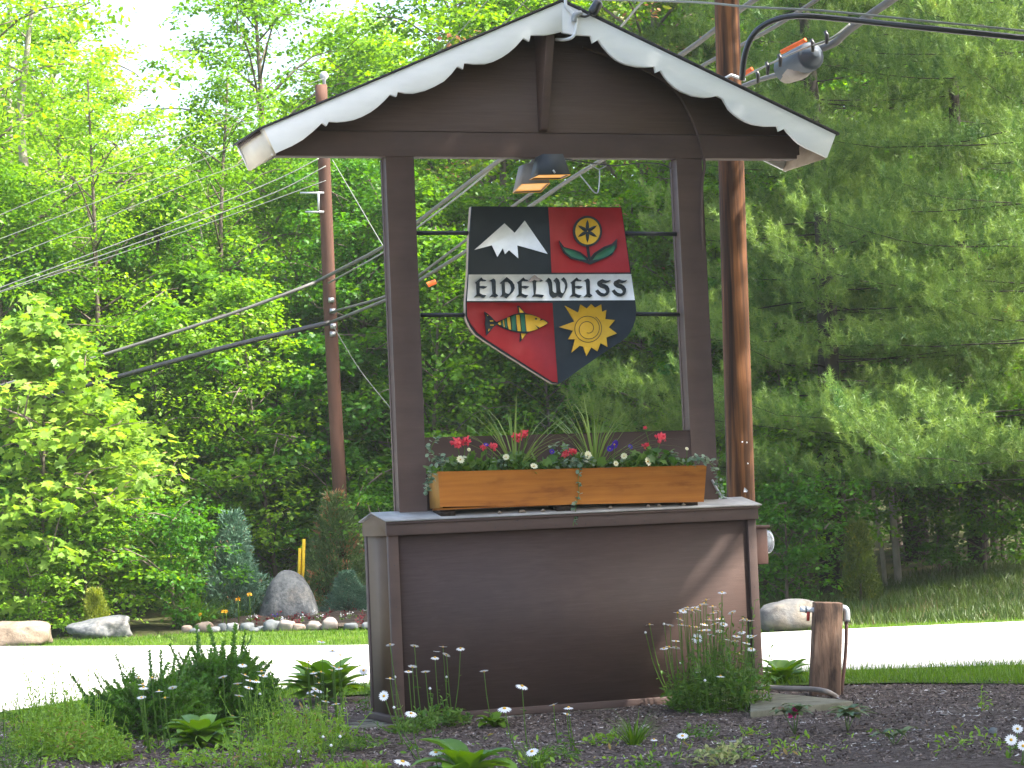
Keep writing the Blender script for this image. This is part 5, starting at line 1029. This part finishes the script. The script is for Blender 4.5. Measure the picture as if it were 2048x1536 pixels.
daisy(1365, 1472, 1350, 1530, 142, 'open daisy low in the mulch right of the grass tuft', None, face=fr*.4+np.array([0, 0, .8]), r=.028); daisy(1308, 1479, 1300, 1520, 143, 'closed white daisy just right of the grass tuft', None, r=.018)
daisy(2035, 1458, 2030, 1500, 144, 'upper daisy at the lower right edge', None, face=fr*.8+UP*.5, r=.026); daisy(2022, 1480, 2018, 1520, 145, 'daisy facing forward at the lower right edge', None, face=fr*.8+UP*.3, r=.028); daisy(2046, 1492, 2044, 1530, 146, 'daisy cut by the lower right edge', None, face=fr*.8+UP*.3, r=.026)
B_ = [(643, 1283), (665, 1302), (680, 1310), (617, 1323), (668, 1333), (615, 1337), (627, 1345), (642, 1344), (678, 1336), (664, 1341), (632, 1353), (638, 1366), (631, 1379), (620, 1383), (638, 1384), (630, 1392), (651, 1403), (672, 1408)]
rk_ = ranks(B_)
for i, (a, b) in enumerate(B_): daisy(a, b, a+8, 1432+(i*7) % 30, 200+i, rk_[i]+' daisy from the left before the large hosta beside the cabinet', 'daisies before the large hosta')
daisy(727, 1341, 733, 1412, 230, 'big daisy right of the large hosta touching the cabinet edge', None, face=fr*.7+UP*.5, r=.034)
Y_ = [(277, 1356), (304, 1356), (285, 1369), (287, 1375), (318, 1382), (345, 1375), (283, 1395), (330, 1396), (446, 1354), (485, 1330), (500, 1362), (475, 1368), (490, 1350), (497, 1376), (523, 1343), (526, 1352), (512, 1362), (478, 1392)]
rk_ = ranks(Y_)
for i, (a, b) in enumerate(Y_): daisy(a, b, a+14, 1492+(i*5) % 18, 240+i, rk_[i]+' daisy from the left in front of the dark yew shrubs', 'daisies before the yews')
R2 = [(1299, 1249), (1340, 1251), (1360, 1238), (1355, 1226), (1366, 1222), (1375, 1215), (1384, 1221), (1390, 1216), (1400, 1211), (1408, 1207), (1412, 1200), (1425, 1213), (1427, 1226), (1436, 1223), (1440, 1238), (1444, 1185), (1418, 1239), (1408, 1248), (1430, 1248), (1447, 1249), (1392, 1254), (1379, 1253), (1363, 1249), (1413, 1261), (1422, 1271), (1440, 1263), (1352, 1283), (1352, 1294), (1328, 1297), (1338, 1294), (1464, 1225), (1486, 1238), (1494, 1240), (1500, 1242), (1483, 1264), (1473, 1273), (1500, 1274), (1470, 1282), (1493, 1286), (1455, 1278), (1478, 1306), (1502, 1298), (1398, 1344), (1441, 1352), (1396, 1219), (1371, 1219), (1506, 1273), (1403, 1262)]
rk_ = ranks(R2)
for i, (a, b) in enumerate(R2): daisy(a, b, min(1510, max(1345, 1430+(a-1430)*.75+((i*37) % 30-15))), 1408+(i*13) % 20, 300+i, rk_[i]+' daisy head from the left in the dense clump at the cabinet right corner', 'daisies of the dense right clump', nleaf=8)
daisy(1394, 1277, 1420, 1418, 399, 'daisy turned to the viewer in the middle of the dense right clump', 'daisies of the dense right clump', face=fr+UP*.1, r=.032)
BUDS = ((790, 1354, 800, 1450), (893, 1354, 890, 1440), (860, 1377, 870, 1470), (1291, 1265, 1345, 1410), (1328, 1248, 1360, 1410), (788, 1415, 830, 1500), (1361, 1326, 1370, 1420), (1410, 1361, 1420, 1430), (680, 1473, 690, 1530), (646, 1474, 650, 1530), (662, 1491, 668, 1540), (597, 1503, 600, 1545), (520, 1388, 540, 1480)); rkb = ranks(BUDS)
for i, (a, b, c, d) in enumerate(BUDS): daisy(a, b, c, d, 420+i, (ordw(i+1)+' closed daisy bud, listed ' if 0 else rkb[i]+' closed white daisy bud from the left'), 'daisy buds', bud=True)
def leafmass(name, label, pts, seed, mat, n, size, hmax, group=None, kind=None, tv=OVAL_V, tf=OVAL_F, stems=0, wk=.7, spread=.09):
    """pts: base pixels with radius; leaves heaped on the ground up to hmax"""
    rng = np.random.default_rng(seed); g = G()
    for px, py, r, hh in pts:
        c = gp(px, py); c[2] = 0; k = int(n*r*r/.04)+6
        a = rng.random(k)*6.28; q = rng.random(k)**.5; z = hh*rng.random(k)*(1-.5*q)+.01
        P = c+np.stack([np.cos(a)*q*r, np.sin(a)*q*r*.8, z], 1)
        scatter(g, P, rng.normal(size=(k, 3))*np.array([1, 1, .5])+UP*.3, UP+rng.normal(size=(k, 3))*.5, size*(.6+.8*rng.random(k)), rng.random(k), tv*np.array([1, wk, 1]), tf)
        for _ in range(int(stems*r*20)):
            b0 = c+np.array([rng.normal()*r*.5, rng.normal()*r*.4, 0]); e = b0+np.array([rng.normal()*.07, rng.normal()*.07, hh*(.7+.8*rng.random())]); g.tube([b0, (b0+e)/2, e], [.003, .0025, .0015], 4)
            m_ = 12; u = np.linspace(.1, 1, m_); scatter(g, b0+(e-b0)*u[:, None], rng.normal(size=(m_, 3))+UP*.3, UP+rng.normal(size=(m_, 3))*.5, size*.8, rng.random(m_), tv*np.array([1, wk, 1]), tf)
    return tag(g.obj(name, mat), label, 'plant', group, kind)
leafmass('daisy_foliage', 'dense dark green leafy base of the right daisy clump', [(1380, 1422, .17, .16), (1430, 1424, .20, .34), (1475, 1422, .19, .36), (1505, 1416, .13, .26), (1410, 1415, .17, .42), (1455, 1412, .18, .44), (1365, 1420, .10, .22)], 1, L['daisy'], 340, .042, .4, stems=3, wk=.6)
leafmass('daisy_foliage', 'leafy base of the daisy group before the left end of the cabinet', [(835, 1462, .12, .10), (880, 1456, .15, .14), (912, 1452, .10, .08), (810, 1470, .09, .06)], 2, L['daisy'], 300, .042, .2, stems=2, wk=.6)
leafmass('feathery_weed', 'pale feathery weed clump in the lower left corner, left of the yews', [(130, 1510, .30, .24), (85, 1502, .20, .30), (185, 1518, .22, .20), (215, 1525, .14, .10), (120, 1496, .18, .36), (155, 1492, .12, .30)], 3, L['weed'], 560, .034, .4, stems=5, wk=.5)
leafmass('feathery_weed', 'fine dark green fern like weeds cut by the left edge', [(-10, 1500, .22, .3), (20, 1545, .16, .2)], 4, L['daisy'], 900, .026, .3, stems=2, wk=.35)
leafmass('leafy_plant', 'small toothed leaf plant in front of the low hosta', [(395, 1535, .13, .12)], 5, L['weed'], 330, .035, .1, wk=.7)
leafmass('variegated_plant', 'cream edged variegated ground plant at the bottom right of centre', [(1425, 1532, .13, .09), (1460, 1522, .13, .11)], 6, L['varieg'], 300, .035, .1, wk=.6)
leafmass('weed_clump', 'tall green weeds between the yews and the hosta', [(540, 1478, .22, .24), (590, 1470, .2, .16), (620, 1490, .22, .22), (565, 1530, .24, .2), (500, 1545, .2, .2), (670, 1500, .16, .16)], 7, L['weed'], 190, .034, .3, stems=4, wk=.5)
for i, (px, py, r, h, lb_) in enumerate(((1115, 1520, .13, .06, 'low weed cluster under the three small daisies'), (1205, 1490, .10, .05, 'low weed left of the bright grass tuft'), (1400, 1480, .11, .09, 'leafy weed below the right daisy clump'), (1510, 1475, .07, .05, 'small weed left of the pink budded plant'), (700, 1500, .2, .07, 'dark low weeds left of the cabinet daisies'), (700, 1545, .2, .04, 'low yellow green weeds at the bottom left of centre'), (1290, 1540, .07, .05, 'small weed at the bottom edge right of centre'), (1970, 1425, .05, .12, 'upright light green seedling at the right'), (740, 1425, .1, .14, 'pale green weed against the left side of the cabinet'))):
    leafmass('weed', lb_, [(px, py, r, h)], 30+i, L['weed' if i % 2 else 'daisy'], 260, .034, h, 'low weeds in the mulch', stems=1, wk=.5)
def seedling(label, px, py, h, nl, ln, seed, pink=None):
    rng = random.Random(seed); c = gp(px, py); c[2] = 0; t = thing('rhododendron', label, 'plant', c, 'rhododendron seedlings'); g = G()
    for k in range(3):
        top_ = c+np.array([rng.uniform(-.06, .06), rng.uniform(-.04, .04), h*(.6+.4*rng.random())]); g.tube([c, (c+top_)/2, top_], .004, 5)
        for i in range(nl):
            an = i*6.28/nl+rng.random()*.4; blade_strip(g, top_, (math.cos(an), math.sin(an)), ln*(.8+.4*rng.random()), ln*.38, (.5+.3*rng.random(), -.9+.5*rng.random()), rng.random(), 5, .12, 'oval')
    g.obj('leaves', L['rhodo'], t)
    if pink is not None:
        p = pq(*pink, -1.0) if False else dp(pink[0], pink[1], (c-CAM)@_f); f = G(); rg = np.random.default_rng(3); n = 24; o = nrm(rg.normal(size=(n, 3)))*np.array([.6, .6, 1]); scatter(f, p+o*.014, o+UP*.5, rg.normal(size=(n, 3)), .03, rg.random(n), OVAL_V, OVAL_F); f.obj('flower_bud', L['pink'], t)
seedling('young rhododendron with one bright pink bud right of the cabinet', 1590, 1470, .13, 7, .11, 1, (1588, 1426))
seedling('young rhododendron with drooping leaves right of the pink budded one', 1695, 1462, .10, 7, .13, 2)
seedling('two leaved seedling standing alone in the mulch at lower right', 1790, 1490, .05, 2, .12, 3)
# garden bed flowers
rb = random.Random(9)
bed_f = [(500, 1248, 'w'), (514, 1246, 'w'), (517, 1250, 'r'), (538, 1247, 'r'), (552, 1244, 'p'), (560, 1240, 'r'), (572, 1237, 'p'), (568, 1250, 'w'), (582, 1248, 'r'), (592, 1242, 'r'), (604, 1246, 'w'), (612, 1240, 'r'), (620, 1243, 'r'), (628, 1236, 'w'), (642, 1246, 'w'), (652, 1242, 'r'), (662, 1234, 'r'), (676, 1230, 'w'), (684, 1244, 'w'), (690, 1236, 'r'), (700, 1240, 'w'), (712, 1230, 'r'), (722, 1216, 'w'), (732, 1214, 'w'), (724, 1238, 'r'), (730, 1232, 'w'), (722, 1250, 'r'), (596, 1254, 'r'), (640, 1230, 'w'), (655, 1225, 'p'), (618, 1232, 'p')]
rk2 = [None]*len(bed_f)
for kk in 'wrp':
    ix = [i for i, e in enumerate(bed_f) if e[2] == kk]
    for i, r_ in zip(ix, ranks([bed_f[i] for i in ix])): rk2[i] = r_
pos = {'w': ('white', 'petal'), 'r': ('dark red', 'redf'), 'p': ('violet', 'purple')}
for i, (px, py, k) in enumerate(bed_f):
    c = gp(px, py+4); c[2] = .05; rg = np.random.default_rng(i); t = thing('bedding_flower', '%s %s flower from the left in the stone edged bed' % (rk2[i], pos[k][0]), 'flower', c, '%s bedding flowers' % pos[k][0])
    g = G(); n = 10; scatter(g, c+rg.normal(size=(n, 3))*np.array([.025, .025, .010])+UP*.02, rg.normal(size=(n, 3)), UP+rg.normal(size=(n, 3))*.5, .035, rg.random(n), OVAL_V, OVAL_F); g.obj('leaves', L['redf'] if k == 'r' else L['daisy'], t)
    g = G(); n = 8; scatter(g, c+rg.normal(size=(n, 3))*np.array([.02, .02, .01])+UP*.055, rg.normal(size=(n, 3)), UP+rg.normal(size=(n, 3))*.6, .026, rg.random(n), OVAL_V, OVAL_F); g.obj('petals', L[pos[k][1]], t)
for i, (px, py, lb_) in enumerate(((476, 1198, 'orange yellow iris against the blue spruce shrub, lower of two'), (499, 1189, 'orange yellow iris left of the standing stone, upper of two'), (445, 1223, 'small yellow flower left of the iris leaves'), (452, 1223, 'second small yellow flower beside its twin'), (400, 1229, 'yellow flower among the ornamental grass'))):
    h = dp(px, py, 29.9); c = h.copy(); c[2] = 0.03; t = thing('iris', lb_, 'flower', c, 'yellow flowers in the bed'); G().tube([c, h], .006, 5).obj('stem', L['grass'], t); rg = np.random.default_rng(i); n = 12
    g = G(); scatter(g, np.repeat(h[None], n, 0), rg.normal(size=(n, 3)), rg.normal(size=(n, 3)), .038 if i < 2 else .028, rg.random(n), OVAL_V, OVAL_F); g.obj('petals', L['yel'], t)

# ------------------------------------------------------------------ stuff: chips, grass, ground cover
def on_sheet(rng, n, x0, x1, y0, y1, f=None):
    px = rng.uniform(x0, x1, n); py = rng.uniform(y0, y1, n)
    P = np.array([gp(a, b) for a, b in zip(px, py)]); return P
rng = np.random.default_rng(4)
def scatter_ground(n, near_d, far_d, l0, l1):
    d = rng.uniform(near_d, far_d, n); l = rng.uniform(l0, l1, n)
    return np.stack([CAM[0]+l*math.cos(YAW)+d*math.sin(YAW), CAM[1]-l*math.sin(YAW)+d*math.cos(YAW), np.zeros(n)], 1)
g = G(); n = 70000; P = scatter_ground(n, 11.8, 16.9, -4.0, 4.2)
ok = ~((P[:, 0] > -.3) & (P[:, 0] < 2.5) & (P[:, 1] > -.06) & (P[:, 1] < .7)); P = P[ok]; n = len(P)
P[:, 2] = np.array([.012*(noise.noise(Vector((p[0]*2.2, p[1]*2.2, 0)))+.6*noise.noise(Vector((p[0]*8, p[1]*8, 3)))) for p in P])+.004
CH_V = np.array([(-.5, -.5, 0), (.5, -.42, 0), (.55, .4, 0.05), (-.45, .5, -.05)]); CH_F = np.array([(0, 1, 2, 3)])
scatter(g, P, rng.normal(size=(n, 3))*np.array([1, 1, .25]), UP+rng.normal(size=(n, 3))*.45, .010+.034*rng.random(n)**3, rng.random(n), CH_V, CH_F, wid=.004+.007*rng.random(n))
tag(g.obj('wood_chips', L['chips']), 'brown and grey shredded wood chips covering the mulch bed', 'wood chips', kind='stuff')
def grass(name, label, n, d0, d1, l0, l1, hh, w_, mask=None, mat='grass', zoff=0):
    g = G(); P = scatter_ground(n, d0, d1, l0, l1)
    if mask is not None: P = P[mask(P)]
    P[:, 2] = [hgt(p[0], p[1])+zoff for p in P]; m_ = len(P)
    scatter(g, P, UP+rng.normal(size=(m_, 3))*.4, rng.normal(size=(m_, 3)), hh*(.5+rng.random(m_)), np.clip(rng.random(m_)*.6+.4*(np.sin(P[:, 0]*1.7)*np.cos(P[:, 1]*2.1)*.5+.5), 0, 1), NEED_V, NEED_F, wid=w_)
    return tag(g.obj(name, L[mat]), label, 'grass', kind='stuff')
def side(P, A, sgn):                  # which side of a polyline edge (in lateral distance) a point lies
    la = np.array([lat(a[0], a[1]) for a in A]); da = np.array([fdist(a[0], a[1]) for a in A]); o = np.argsort(la)
    lp = np.array([lat(p[0], p[1]) for p in P]); d_ = np.array([fdist(p[0], p[1]) for p in P]); e = np.interp(lp, la[o], da[o])
    return sgn*(d_-e) > 0
grass('grass', 'mown sunlit lawn grass between the far road edge and the wood', 60000, 23.0, 31.5, -7, 8, .05, .012, lambda P: side(P, far, 1) & side(P, lawn_far, -1))
grass('grass', 'longer rough grass on the shaded bank at the right across the road', 26000, 24, 32, 1.5, 8, .11, .012, lambda P: side(P, lawn_far, 1), mat='rough')
nearv = [gp(-60, 1456), gp(250, 1417), gp(740, 1392), gp(1530, 1375), gp(1800, 1369), gp(2100, 1372)]
grass('grass', 'rough grass strip along the near edge of the road', 42000, 15.3, 18.6, -4.6, 4.8, .075, .008, lambda P: side(P, nearv, 1) & side(P+rng.normal(size=P.shape)*.05, near, -1), zoff=.02)
# sparse weeds over the mulch at the left and the lower right
g = G(); n = 9000; P = scatter_ground(n, 11.9, 16.2, -4.2, 4.4); l_ = np.array([lat(p[0], p[1]) for p in P]); d_ = np.array([fdist(p[0], p[1]) for p in P])
nz_ = np.array([noise.noise(Vector((p[0]*2.5, p[1]*2.5, 7))) for p in P])
ok = (((l_ < -1.4) & (nz_ > -.1)) | ((l_ > .2) & (d_ < 13.0) & (nz_ > .1)) | ((l_ < .3) & (l_ > -1.6) & (nz_ > .32) & (d_ < 13.6))) & (P[:, 1] < -.15); P = P[ok]; m_ = len(P); P[:, 2] = .01+.05*rng.random(m_)
scatter(g, P, rng.normal(size=(m_, 3))+UP*.4, UP+rng.normal(size=(m_, 3))*.5, .018+.03*rng.random(m_), rng.random(m_), OVAL_V*np.array([1, .6, 1]), OVAL_F)
tag(g.obj('ground_cover', L['weed']), 'scattered low yellow green weeds sprouting over the mulch', 'ground cover', kind='stuff')
